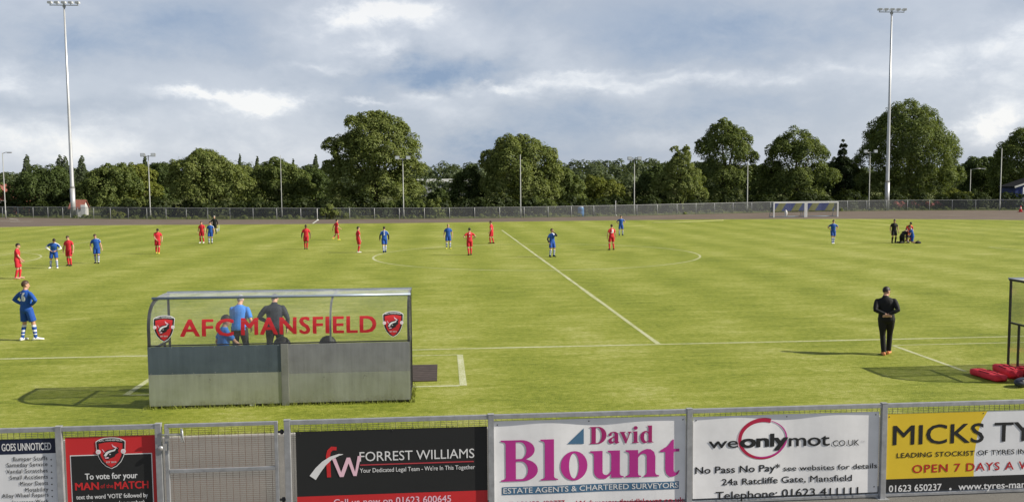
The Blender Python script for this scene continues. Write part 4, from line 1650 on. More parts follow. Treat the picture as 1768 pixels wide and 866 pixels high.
K = dict(red=cloth('red_kit', (.56, .028, .042)), dred=cloth('red_shorts', (.50, .022, .036)), blue=cloth('blue_kit', (.018, .085, .36)), dblue=cloth('blue_shorts', (.018, .075, .34)), white=cloth('white_trim', (.72, .73, .76), .06),
         navy=cloth('navy_undershirt', (.012, .016, .035)), black=cloth('black_cloth', (.012, .012, .014), .3), polo=cloth('bright_blue_polo', (.040, .21, .66)), slate=cloth('slate_jacket', (.014, .019, .030), .25), charcoal=cloth('charcoal_trousers', (.022, .024, .030), .25),
         orange=cloth('orange_boot', (.75, .30, .14)), yellow=cloth('yellow_bib', (.75, .52, .04)), boot=cloth('dark_boot', (.02, .02, .022)), wboot=cloth('white_boot', (.75, .75, .75), .05), yboot=cloth('yellow_boot', (.70, .66, .10)), pink=cloth('pink_boot', (.62, .34, .30)))
HAIRS = dict(dark=mat('dark_hair', (.018, .013, .011), .55, 0, .3, 30), brown=mat('brown_hair', (.06, .032, .018), .55, 0, .3, 30), grey=mat('grey_hair', (.34, .33, .32), .6, 0, .2, 30), fair=mat('fair_hair', (.32, .22, .11), .55, 0, .2, 30))
JOBS = []           # (mesh object to remesh, voxel, callback)


def Rx(a):
    c, s = math.cos(a), math.sin(a)
    return np.array([[1, 0, 0], [0, c, -s], [0, s, c]])


def Ry(a):
    c, s = math.cos(a), math.sin(a)
    return np.array([[c, 0, s], [0, 1, 0], [-s, 0, c]])


def Rz(a):
    c, s = math.cos(a), math.sin(a)
    return np.array([[c, -s, 0], [s, c, 0], [0, 0, 1]])


def ik(a, b, l1, l2, pole):
    a, b = np.array(a, float), np.array(b, float)
    d = b - a
    L = np.linalg.norm(d)
    if L > (l1 + l2) * .998:
        b = a + d / L * (l1 + l2) * .998
        d = b - a
        L = np.linalg.norm(d)
    x = (l1 * l1 - l2 * l2 + L * L) / (2 * L)
    h = math.sqrt(max(l1 * l1 - x * x, 0))
    u = d / L
    p = np.array(pole, float)
    p = p - u * (p @ u)
    p /= np.linalg.norm(p) + 1e-9
    return a + u * x + p * h, b


def lerp(a, b, t):
    return np.array(a) * (1 - t) + np.array(b) * t


ARMS = {  # hand target relative to the right hip side (x out), pole direction
    'hang': ((.30, .06, .86), (1, -.7, 0)),
    'loose': ((.27, .10, .90), (.6, -1, 0)),
    'swingf': ((.24, .26, .98), (.5, -1, -.2)),
    'swingb': ((.29, -.20, .92), (.6, -1, 0)),
    'hips': ((.190, .03, 1.06), (1, -.25, -.1)),
    'hipsf': ((.16, .13, 1.03), (1, -.1, 0)),
    'hipsb': ((.165, -.13, 1.06), (1, -.5, 0)),
    'behind': ((.035, -.20, 1.06), (1, -.10, 0)),
    'front': ((.05, .24, .92), (.8, -.5, -.3)),
    'face': ((.06, .19, 1.52), (.7, .4, -1)),
    'reach': ((.15, .45, .95), (.6, -.4, -1)),
    'low': ((.14, .42, .55), (.6, -.4, -.6)),
    'holdout': ((.40, .22, 1.12), (.4, -.8, -.4)),
}


def person(xy, face, label, kit, arms=('hang', 'hang'), feet=None, lean=0, side=0, head=(0, 0), height=1.78, crouch=0.0, group=None, bulk=1.0, cat='person', near=False):
    """face: direction the body looks, degrees (0 = away from the camera along +Y, 180 = towards it, 90 = left, -90 = right)"""
    S = height / 1.78
    t = thing('person', (xy[0], xy[1], .012), label, cat, group, math.radians(face))
    hipz = .93 - crouch
    feet = feet or ((-.13, 0, 8), (.13, .02, -8))
    lean_, side_ = math.radians(lean), math.radians(side)
    base = np.array([0, 0, hipz])

    def T(p):  # torso bend about the pelvis, increasing up to the ribs; p given in upright coordinates
        p = np.array(p, float)
        k = min(1, max(0, (p[2] - .90) / .32))
        q = p - np.array([0, 0, .93])
        return base + Ry(side_ * k) @ (Rx(-lean_ * k) @ q)

    joints = {}
    for sgn, nm in ((-1, 'L'), (1, 'R')):
        f = feet[0 if sgn < 0 else 1]
        fz = f[3] if len(f) > 3 else 0.0
        hip = np.array([sgn * .095, 0, hipz])
        ank = np.array([f[0], f[1] - .02, .085 + fz])
        pole = f[4] if len(f) > 4 else (sgn * .15, 1, 0.05)
        kn, ank2 = ik(hip, ank, .44, .42, pole)
        if len(f) <= 3 and np.linalg.norm(ank - hip) > .858:
            ank2 = ank
        yaw = math.radians(f[2])
        joints['hip' + nm], joints['knee' + nm], joints['ank' + nm] = hip, kn, ank2
        joints['toe' + nm] = np.array([-math.sin(yaw), math.cos(yaw), 0])
        sh = T((sgn * .178 * bulk, -.008, 1.388))
        a = arms[0 if sgn < 0 else 1]
        tgt, pl = ARMS[a] if isinstance(a, str) else a
        tgt = np.array([tgt[0] * sgn, tgt[1], tgt[2]])
        tgt = T(tgt) if a in ('face', 'hips', 'hipsf', 'hipsb', 'behind', 'holdout') else (T(tgt) if abs(lean) < 25 else tgt - np.array([0, 0, crouch]))
        el, wr = ik(sh, tgt, .295, .262, (pl[0] * sgn, pl[1], pl[2]))
        joints['sh' + nm], joints['el' + nm], joints['wr' + nm] = sh, el, wr
    J = joints

    def torso(mb, rings, cap=True, n=16):
        rg = []
        for z, rx, ry, yo in rings:
            rg.append([T((rx * bulk * math.copysign(abs(math.cos(q)) ** .86, math.cos(q)), yo + ry * bulk * math.copysign(abs(math.sin(q)) ** .9, math.sin(q)), z)) for q in np.linspace(0, 2 * math.pi, n, endpoint=False)])
        mb.loft(rg)

    # head frame
    hp, hy = math.radians(head[0]), math.radians(head[1])
    neck = (0, .005, 1.53)
    hR = Ry(side_) @ Rx(-lean_) @ Rz(hy) @ Rx(-hp)
    neckw = T((0, .008, 1.505))

    def Hd(p):
        return neckw + hR @ (np.array(p, float) - np.array(neck))
    # body: one continuous surface
    lg = kit.get('legs', 1.0)
    mb = MB()
    torso(mb, [(.83, .05, .05, 0), (.87, .135, .10, 0), (.93, .165, .115, -.005), (1.02, .150, .105, 0), (1.10, .138, .098, .005), (1.22, .152, .108, .008), (1.33, .166, .110, .004), (1.40, .150, .092, -.004), (1.45, .105, .07, -.008), (1.50, .062, .058, -.005), (1.54, .054, .056, .002)])
    hr = [(1.545, .030, .034, .050), (1.562, .047, .055, .034), (1.59, .058, .076, .020), (1.62, .066, .087, .010), (1.655, .072, .094, .004), (1.69, .076, .098, 0), (1.72, .075, .097, -.004), (1.75, .066, .086, -.008), (1.772, .046, .060, -.010), (1.782, .020, .028, -.010)]
    mb.loft([[Hd((rx * math.cos(q), yo + ry * math.sin(q), z)) for q in np.linspace(0, 2 * math.pi, 16, endpoint=False)] for z, rx, ry, yo in hr])
    mb.tube([T((0, -.005, 1.46)), Hd((0, .0, 1.56)), Hd((0, 0, 1.60))], [.058, .055, .05], 12)
    mb.tube([Hd((0, .090, 1.672)), Hd((0, .108, 1.645)), Hd((0, .116, 1.626)), Hd((0, .096, 1.616))], [.009, .013, .017, .012], 8)
    for s in (-1, 1):
        mb.ball(Hd((s * .078, -.006, 1.655)), (.012, .022, .034), 8, 6, 0, hR)
    for s, nm in ((-1, 'L'), (1, 'R')):
        sh, el, wr = J['sh' + nm], J['el' + nm], J['wr' + nm]
        mb.ball(sh, .055 * bulk, 12, 8)
        mb.tube([T((s * .05, -.006, 1.44)), sh], [.044, .050], 10)
        mb.tube([sh, lerp(sh, el, .35), el, lerp(el, wr, .3), wr], [.057 * bulk, .050 * bulk, .040, .042, .028], 10)
        # hand: palm, four fingers, thumb
        d = wr - el
        d /= np.linalg.norm(d)
        inw = np.array([-s, 0, 0]) if abs(d[0]) < .8 else np.array([0, 1, 0])
        pn = inw - d * (inw @ d)
        pn /= np.linalg.norm(pn)          # palm faces the thigh
        sd = np.cross(pn, d) * s
        sd = sd if sd[1] > 0 else -sd      # thumb side: forward
        mb.tube([wr - d * .01, wr + d * .045, wr + d * .092], [(.026, .017), (.036, .018), (.038, .016)] if False else [.024, .030, .027], 8)
        for k, (o_, ln) in enumerate(((.027, .070), (.010, .080), (-.008, .074), (-.024, .058))):
            b0 = wr + d * .085 + sd * o_
            b1 = b0 + d * ln * .5 + pn * .008
            b2 = b1 + d * ln * .42 + pn * .024
            mb.tube([b0 - d * .02, b0, b1, b2], [.011, .011, .0105, .009], 6)
        b0 = wr + d * .030 + sd * .026
        mb.tube([b0, b0 + d * .032 + sd * .024 + pn * .006, b0 + d * .062 + sd * .028 + pn * .016], [.014, .0125, .010], 6)
        hip, kn, an, to = J['hip' + nm], J['knee' + nm], J['ank' + nm], J['toe' + nm]
        mb.tube([hip + (0, 0, .02), lerp(hip, kn, .3), lerp(hip, kn, .7), kn, lerp(kn, an, .3), lerp(kn, an, .65), an, an + to * .01 - (0, 0, .03)], [.092 * bulk * lg, .090 * bulk * lg, .070 * lg, .056, .060 * lg, .050, .038, .036], 12)
        mb.tube([an - to * .05 - (0, 0, .045), an + to * .05 - (0, 0, .048), an + to * .16 - (0, 0, .058)], [.034, .034, .026], 8)
    skin = SKIND if kit.get('skin') == 'dark' else SKIN

    def mk(name, mb, m, vox, after=None):
        v = np.array(mb.v) * S
        mb.v = [tuple(p) for p in v]
        o = mb.build(name, m, t)
        if vox:
            JOBS.append((o, vox, after))
        return o
    mk('body', mb, skin, .0105 if near else .0125)
    # face details
    for s in (-1, 1):
        fb = MB()
        fb.ball(Hd((s * .031, .0895, 1.676)), (.010, .006, .008), 8, 5, 0, hR)
        fb.ball(Hd((s * .031, .0910, 1.689)), (.019, .005, .006), 8, 4, 0, hR)
        mk('eye', fb, FEYE, 0)
    fb = MB()
    fb.ball(Hd((0, .094, 1.588)), (.022, .006, .006), 8, 5, 0, hR)
    mk('mouth', fb, LIPS, 0)
    hair = kit.get('hair', 'dark')
    if hair:
        fb = MB()
        nu, nv = 20, 12
        vs, fs = [], []
        for j in range(nv + 1):
            th = math.pi * j / nv
            for i in range(nu):
                ph = 2 * math.pi * i / nu
                r = 1 + .02 * math.sin(ph * 7 + j)
                vs.append(np.array([.0855 * r * math.sin(th) * math.cos(ph), -.008 + .1085 * r * math.sin(th) * math.sin(ph), 1.688 + .110 * r * math.cos(th)]))
        for j in range(nv):
            for i in range(nu):
                f = (j * nu + i, (j + 1) * nu + i, (j + 1) * nu + (i + 1) % nu, j * nu + (i + 1) % nu)
                c = sum(vs[k] for k in f) / 4
                if c[2] > 1.672 + (.42 if c[1] > 0 else .78) * (c[1] + .01) + (.02 if abs(c[0]) > .06 and c[1] > -.03 else 0):
                    fs.append(f)
        fb.add([Hd(p) for p in vs], fs, 0, True)
        mk('hair', fb, HAIRS[hair], 0)
    if kit.get('cap'):
        fb = MB()
        fb.loft([[Hd((rx * math.cos(q), -.005 + ry * math.sin(q), z)) for q in np.linspace(0, 2 * math.pi, 16, endpoint=False)] for z, rx, ry in ((1.695, .085, .108), (1.73, .086, .108), (1.77, .072, .092), (1.798, .03, .04))])
        fb.add([Hd(p) for p in ((-.06, .09, 1.70), (.06, .09, 1.70), (.05, .165, 1.688), (-.05, .165, 1.688))], [(0, 1, 2, 3)])
        mk('cap', fb, K['black'], 0)
    # shirt
    def shirt_trim(o):
        trim = kit.get('trim')
        if not trim:
            return
        o.data.materials.append(K[trim])
        nk = T((0, -.005, 1.50)) * S
        for p in o.data.polygons:
            c = np.array(p.center)
            best = 9
            for nm in 'LR':
                a, b_ = lerp(nk, J['sh' + nm] * S, .25), lerp(J['sh' + nm], J['el' + nm], .55) * S
                ab = b_ - a
                k = max(0, min(1, ((c - a) @ ab) / (ab @ ab)))
                q = a + ab * k
                dd_ = c - q
                fr = np.array([0, 1, 0])
                best = min(best, abs(dd_ @ fr)) if p.normal.z > .35 and np.linalg.norm(dd_) < .10 else best
            if best < .028 or np.linalg.norm(c - nk) < .078:
                p.material_index = 1
    sb = MB()
    hem = kit.get('hem', .87)
    torso(sb, [(hem, .178, .125, -.004), (hem + .04, .182, .13, -.004), (.98, .175, .128, -.002), (1.08, .166, .122, .004), (1.20, .172, .125, .006), (1.32, .186, .128, .003), (1.39, .176, .112, -.004), (1.435, .142, .092, -.008), (1.47, .096, .076, -.008), (1.50, .068, .066, -.004)])
    if kit.get('jacket'):
        sb.loft([[T((rx * math.cos(q), -.002 + rx * math.sin(q), z)) for q in np.linspace(0, 2 * math.pi, 14, endpoint=False)] for z, rx in ((1.44, .085), (1.50, .072), (1.535, .068))])
    sl = kit.get('sleeve', .62)
    for s, nm in ((-1, 'L'), (1, 'R')):
        sh, el, wr = J['sh' + nm], J['el' + nm], J['wr' + nm]
        sb.ball(sh, .058 * bulk, 12, 8)
        sb.tube([T((s * .03, -.008, 1.468)), T((s * .09, -.008, 1.432)), sh], [.046, .047, .052], 10)
        pts = [sh, lerp(sh, el, .25)]
        rd = [.057 * bulk, .065 * bulk]
        if sl <= 1:
            pts += [lerp(sh, el, sl * .8), lerp(sh, el, sl)]
            rd += [.068, .066]
        else:
            pts += [lerp(sh, el, .7), el, lerp(el, wr, .35), lerp(el, wr, .8), lerp(el, wr, .98)]
            rd += [.060 * bulk, .054, .054, .043, .040]
        sb.tube(pts, rd, 12)
    mk('jacket' if kit.get('jacket') else 'shirt', sb, K[kit['top']], .0125 if near else .015, shirt_trim)
    if kit.get('under'):
        for nm in ('LR' if kit.get('under_both', True) else 'R'):
            ub = MB()
            sh, el, wr = J['sh' + nm], J['el' + nm], J['wr' + nm]
            ub.tube([lerp(sh, el, .5), lerp(sh, el, .9), el, lerp(el, wr, .4), lerp(el, wr, .97)], [.055, .049, .048, .048, .034], 10)
            mk('undershirt_sleeve', ub, K[kit['under']], 0)
    # shorts or trousers
    pb = MB()
    pr = [(.815, .085, .085, 0), (.86, .172, .124, 0), (.93, .178, .126, -.004), (1.0, .166, .118, 0), (1.03, .158, .112, 0)]
    torso(pb, pr)
    for nm in 'LR':
        hip, kn, an = J['hip' + nm], J['knee' + nm], J['ank' + nm]
        if kit.get('trousers'):
            w = kit.get('slim', 1.0)
            pb.tube([hip + (0, 0, .02), lerp(hip, kn, .4), lerp(hip, kn, .85), kn, lerp(kn, an, .5), lerp(kn, an, 1.03)], [.105 * bulk, .100 * bulk * w, .082 * w, .078 * w, .074 * w, .068 * w], 12)
        else:
            pb.tube([hip + (0, 0, .02), lerp(hip, kn, .35), lerp(hip, kn, .6), lerp(hip, kn, kit.get('short', .84))], [.108 * bulk, .106 * bulk, .106 * bulk, .108], 12)
    mk('trousers' if kit.get('trousers') else 'shorts', pb, K[kit['bottom']], .0125 if near else .015)
    # socks
    if not kit.get('trousers'):
        cols = kit.get('socks', ('red',))
        nseg = 14
        for nm in 'LR':
            kb = MB()
            kn, an = J['knee' + nm], J['ank' + nm]
            rings = []
            for i in range(nseg + 1):
                f = i / nseg
                p = lerp(lerp(kn, an, .10), an - (0, 0, .03), f)
                r = float(np.interp(f, [0, .25, .6, 1], [.062, .066, .055, .044]))
                rings.append([p + np.array([r * math.cos(q), r * math.sin(q), 0]) for q in np.linspace(0, 2 * math.pi, 12, endpoint=False)])
            for i in range(nseg):
                kb.loft(rings[i:i + 2], mi=(1 if len(cols) > 1 and i in kit.get('hoops', (0, 1, 4, 5, 8, 9)) else 0), cap=False)
            v = np.array(kb.v) * S
            kb.v = [tuple(p) for p in v]
            kb.build('sock', [K[c] for c in cols], t)
    # boots, each its own part
    for nm in 'LR':
        an, to = J['ank' + nm], J['toe' + nm]
        bb = MB()
        sdv = np.array([to[1], -to[0], 0])
        rings = []
        g0 = an[2] - .085
        for yy, w, h in ((-.085, .022, .05), (-.07, .036, .085), (-.02, .042, .105), (.04, .044, .095), (.10, .050, .068), (.16, .050, .055), (.20, .036, .045), (.218, .014, .030)):
            rings.append([np.array([an[0], an[1], 0]) + to * yy + sdv * w * math.cos(q) + np.array([0, 0, g0 + h / 2 + h / 2 * math.copysign(abs(math.sin(q)) ** .6, math.sin(q))]) for q in np.linspace(0, 2 * math.pi, 12, endpoint=False)])
        bb.loft(rings)
        mk('boot', bb, K[kit.get('boots', 'boot')], 0)
    t['_S'] = S
    t['_num'] = 0
    t_info[t.name] = (kit, T, S)
    return t


t_info = {}


def run_jobs():
    for o, vox, _ in JOBS:
        md = o.modifiers.new('remesh', 'REMESH')
        md.mode = 'VOXEL'
        md.voxel_size = vox
        md.use_smooth_shade = True
        sm = o.modifiers.new('smooth', 'SMOOTH')
        sm.factor = .5
        sm.iterations = 4
    dg = bpy.context.evaluated_depsgraph_get()
    dg.update()
    for o, vox, after in JOBS:
        me = bpy.data.meshes.new_from_object(o.evaluated_get(dg))
        old = o.data
        o.modifiers.clear()
        o.data = me
        bpy.data.meshes.remove(old)
        me.polygons.foreach_set('use_smooth', [True] * len(me.polygons))
        if after:
            after(o)


def shirt_number(t, num, front=False, size=.26, m=None):
    """number printed on the shirt: each vertex dropped onto the cloth"""
    kit, T, S = t_info[t.name]
    o = next(c for c in t.children if c.name.split('.')[0] in ('shirt', 'jacket'))
    me = o.data
    bv = BVHTree.FromPolygons([v.co for v in me.vertices], [list(p.vertices) for p in me.polygons])
    mb = MB()
    w = size * .34 * len(num) + (.02 if len(num) > 1 else 0)
    sg = 1 if front else -1

    def fn(x, z):
        base = T((x * (-1 if front else 1), 0, z)) * S
        d = (T((0, 1, 1.25)) - T((0, 0, 1.25))) * sg
        hit = bv.ray_cast(Vector(base + d * .6), Vector(-d))
        p = np.array(hit[0]) if hit[0] is not None else base + d * .13
        return p + d * .005
    put_text(mb, num, -w / 2, w / 2, 1.17, size, fn, 0, .05)
    mb.build('number', m or K['white'], t, fix=False)


REDK = dict(top='red', bottom='dred', socks=('red',), trim=None)
BLUK = dict(top='blue', bottom='dblue', socks=('dblue', 'white'), trim='white')
RG, BG = 'players in red kit', 'players in blue kit'


def gp(u, v):
    return at(u, v)[:2]


P = []
# red side
r1 = person(gp(31, 481), -75, 'red player in profile facing right above the blue number 16, arms hanging, leftmost', {**REDK, 'boots': 'pink'}, ('loose', 'front'), ((-.12, .08, 0), (.12, -.06, -10)), 3, head=(12, 0), group=RG)
r2 = person(gp(120, 459), 172, 'red player walking forward between two blue players, arms straight down', {**REDK, 'hair': 'brown'}, ('hang', 'hang'), ((-.12, .05, 6), (.13, -.12, -8)), 2, head=(25, 5), group=RG)
r3 = person(gp(273, 438), 200, 'red player walking alone with head bowed, right of the three on the left', {**REDK, 'boots': 'yboot'}, ('loose', 'front'), ((-.04, .16, 0), (.10, -.20, 0)), 8, head=(35, 10), group=RG)
r4 = person(gp(349, 419.5), 170, 'red player facing the camera shoulder to shoulder with a blue player', {**REDK, 'hair': 'brown', 'boots': 'wboot'}, ('hang', 'loose'), None, 2, head=(10, 10), group=RG)
r5 = person(gp(529, 430), 185, 'red player with dark skin and black long sleeve, walking left of the tallest tree', {**REDK, 'skin': 'dark', 'under': 'navy', 'under_both': False}, ('hang', 'hang'), ((-.05, .10, 4), (.10, -.12, -6)), 2, head=(15, 0), group=RG)
r6 = person(gp(581, 414.5), -60, 'red player jogging to the right near the track, one foot lifted', {**REDK, 'boots': 'yboot'}, ('swingb', 'swingf'), ((-.10, -.25, 0, .10), (.10, .14, 0)), 6, head=(0, -10), group=RG)
r7 = person(gp(619, 436), -65, 'red player in white boots standing in profile facing right, below the tallest tree', {**REDK, 'boots': 'wboot'}, ('loose', 'hang'), ((-.10, .05, 0), (.10, -.04, -8)), 0, head=(5, -5), group=RG)
r8 = person(gp(811, 440.5), 8, 'red number 7 seen from behind with hands on hips, by the centre circle', REDK, ('hips', 'hips'), ((-.07, -.06, 6), (.10, .08, -8)), 0, head=(5, 0), group=RG)
r9 = person(gp(849, 420.5), 70, 'red player in profile at the far end of the halfway line', {**REDK, 'hair': 'brown'}, ('loose', 'loose'), ((-.10, .10, 0), (.10, -.10, 0)), 4, head=(10, 0), group=RG)
r10 = person(gp(1056, 431.5), 12, 'red number 10 seen from behind inside the right half of the circle', {**REDK, 'hair': 'brown'}, ('hang', 'hang'), ((-.16, 0, 8), (.16, .02, -8)), 0, head=(2, -8), group=RG)
# blue side
b1 = person(gp(94, 463), 195, 'blue player stooping with hands on hips and white long sleeves', {**BLUK, 'under': 'white', 'boots': 'wboot'}, ('hipsf', 'hipsf'), ((-.16, .10, 10), (.20, -.08, -20)), 20, side=-6, head=(25, 20), group=BG)
b2 = person(gp(168, 454.5), 190, 'blue player walking forward with head tilted, right of the red player at left', {**BLUK, 'socks': ('white', 'dblue'), 'hair': 'brown'}, ('hang', 'hang'), ((-.08, .08, 6), (.10, -.06, -6)), 4, side=5, head=(20, 10), group=BG)
b3 = person(gp(364, 420.5), 175, 'blue player standing beside the red one, in front of the linesman', {**BLUK, 'socks': ('white', 'dblue')}, ('hang', 'hang'), ((-.10, 0, 6), (.11, .06, -6)), 2, head=(12, 0), group=BG)
b4 = person(gp(664, 436), 5, 'blue number 5 walking away from the camera left of the circle', {**BLUK, 'under': 'navy'}, ('hang', 'hang'), ((-.06, -.14, 4), (.06, .12, -4)), 3, head=(5, 0), group=BG)
b5 = person(gp(774, 429.5), 186, 'fair haired blue player in yellow boots facing the camera', {**BLUK, 'hair': 'fair', 'boots': 'yboot', 'trim': None}, ('hang', 'hang'), ((-.13, .04, 10), (.12, 0, -10)), 2, head=(8, 0), group=BG)
b6 = person(gp(953, 443.5), 205, 'blue player raising a hand to his face right of the halfway line', {**BLUK, 'hair': 'brown', 'under': 'navy'}, ('face', 'loose'), ((-.15, 0, 10), (.16, .03, -10)), 0, head=(0, 15), group=BG)
b7 = person(gp(1072, 406.5), 176, 'blue player with elbows wide and hands on hips, farthest near the track', {**BLUK, 'hair': 'brown'}, ('hips', 'hips'), ((-.15, 0, 8), (.15, .03, -8)), 0, head=(5, 0), group=BG)
b8 = person(gp(1438, 420.5), 172, 'blue player with hands on hips standing alone right of the goals', {**BLUK, 'boots': 'wboot'}, ('hips', 'hips'), ((-.06, -.06, 4), (.07, .10, -6)), 2, head=(10, 0), group=BG)
b9 = person(gp(48, 588), -22, 'blue number 16 with hands on hips seen from behind, nearest on the left', {**BLUK, 'hair': 'brown', 'boots': 'wboot', 'hoops': (0, 1, 5, 6, 9), 'socks': ('dblue', 'white'), 'sleeve': 1.6, 'trim': 'blue'}, ('hips', 'hips'), ((-.16, -.02, 4), (.18, .14, -45)), 0, head=(4, -25), group=BG, near=True)
# officials and others
lm = person(gp(371, 404), 180, 'linesman in black behind the red and blue pair at the far touchline', dict(top='black', bottom='black', socks=('black',), sleeve=1.5, hair='grey'), ('hang', 'holdout'), None, 0, head=(8, 0), group='match officials')
rf = person(gp(1543, 419.5), 178, 'referee in black standing over the kneeling group on the right', dict(top='black', bottom='black', socks=('black',), hair='dark'), ('hang', 'hang'), None, 2, head=(15, -5), group='match officials')
kn_l = ((-.12, -.34, 0, -.02, (0, 1, -.4)), (.12, -.34, 0, -.02, (0, 1, -.4)))
k1 = person(gp(1557, 419.8), -62, 'person in black kneeling and bending low over the injured player', dict(top='black', bottom='black', trousers=True, sleeve=1.6, hair='dark'), ('low', 'low'), kn_l, 48, head=(10, 0), crouch=.44)
k2 = person(gp(1567, 416.5), 180, 'player in red and yellow top bending forward behind the kneeling group', dict(top='red', bottom='dred', socks=('red',), sleeve=.75, hair='dark', trim='yellow'), ('reach', 'reach'), ((-.16, 0, 10), (.16, .05, -10)), 30, head=(15, 0), crouch=.16)
k3 = person(gp(1575, 419.8), 70, 'blue player kneeling on the grass facing the treated player', {**BLUK, 'boots': 'boot'}, ('low', 'reach'), ((-.12, -.34, 0, -.02, (0, 1, -.4)), (.14, .26, 0)), 12, head=(20, 0), crouch=.42, group=BG)
man = person(gp(1529, 612), -24, 'man in black with hands clasped behind his back and orange boots', dict(top='black', bottom='black', trousers=True, slim=.92, legs=.84, sleeve=1.6, hair='dark', jacket=True, boots='orange', hem=.88), ('behind', 'behind'), ((-.055, -.10, 6), (.075, .12, -14)), 8, side=-3, head=(20, -45), near=True, bulk=1.14, cat='person')
# by the shelter
Y1 = at(410, 600)[1]
c1 = person((atY(413, 560, 21.9)[0], 21.9), -4, 'grey haired man in bright blue polo shirt seen through the dugout', dict(top='polo', bottom='charcoal', trousers=True, sleeve=.85, hair='grey'), ('front', 'loose'), ((-.13, 0, 4), (.14, .03, -6)), 9, head=(26, 0), near=True, bulk=1.08, height=1.78)
c2 = person((atY(474, 560, 21.9)[0], 21.9), 6, 'man in dark tracksuit with elbow bent seen through the dugout', dict(top='slate', bottom='black', trousers=True, sleeve=1.6, hair='dark', jacket=True), ('hipsf', 'hang'), ((-.15, 0, 6), (.13, .05, -8)), 10, head=(32, -8), near=True, bulk=1.14, height=1.80)
c3 = person((atY(383, 575, 18.75)[0], 18.78), -58, 'dark haired person in blue polo standing at the left end of the dugout', dict(top='polo', bottom='charcoal', trousers=True, sleeve=.7, hair='dark'), ('loose', 'reach'), None, 6, head=(6, -10), near=True, height=1.72)
run_jobs()
for t, n_, fr in ((r8, '7', False), (r10, '10', False), (b4, '5', False), (b9, '16', False)):
    shirt_number(t, n_, fr)
for t in list(t_info):
    o = bpy.data.objects[t]
    for kx in ('_S', '_num'):
        if kx in o:
            del o[kx]
# the linesman's flag and the injured player's bag
p = at(374, 396)
t = thing('linesman_flag', (rel(lm)[0] + .45, rel(lm)[1] - .2, .6), 'pale flag held low by the linesman in black', 'flag')
MB().tube([(0, 0, .30), (.05, 0, -.25)], .014, 6).build('stick', WHITEP, t)
mb = MB()
mb.add([(0.01, 0, .02), (.05, 0, -.27), (-.22, .05, -.40), (-.25, -.02, -.08)], [(0, 1, 2, 3)])
o = mb.build('cloth', K['white'], t, fix=False)
o.modifiers.new('thickness', 'SOLIDIFY').thickness = .012
p = at(1585, 420.5)
t = thing('medical_bag', (p[0], p[1], .012), 'small black bag on the grass right of the kneeling blue player', 'bag', None, .3)
MB().loft([[(.26 * s * math.cos(q), .14 * s * math.sin(q), z) for q in np.linspace(0, 2 * math.pi, 14, endpoint=False)] for z, s in ((0, .9), (.06, 1), (.12, .92), (.17, .6), (.19, .2))]).build('body', K['black'], t)
MB().tube([(-.1, 0, .16), (-.06, 0, .23), (.06, 0, .23), (.1, 0, .16)], .014, 6).build('handle', K['black'], t)
# ---------------------------------------------------------------- trees and shrubs
LEAF = dict(
    dark=leaf_material('leaf_dark', (.040, .064, .019), (.108, .146, .042)),
    mid=leaf_material('leaf_mid', (.058, .094, .024), (.190, .226, .066)),
    light=leaf_material('leaf_light', (.082, .122, .028), (.240, .270, .084)),
    yellow=leaf_material('leaf_yellow', (.095, .130, .020), (.240, .255, .055)),
    poplar=leaf_material('leaf_poplar', (.068, .094, .052), (.115, .145, .072)),
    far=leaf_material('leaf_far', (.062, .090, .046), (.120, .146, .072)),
    conifer=leaf_material('leaf_conifer', (.016, .030, .010), (.036, .054, .018)),
    shade=leaf_material('leaf_painted_shade', (.018, .030, .009), (.046, .062, .016)),  # very dark leaf colour carries the foliage's self-shadowing at the tree feet
)
BARK = mat('bark', (.075, .060, .045), .9, 0, .4, 5, .5, 14)
TREEMATS = BARK


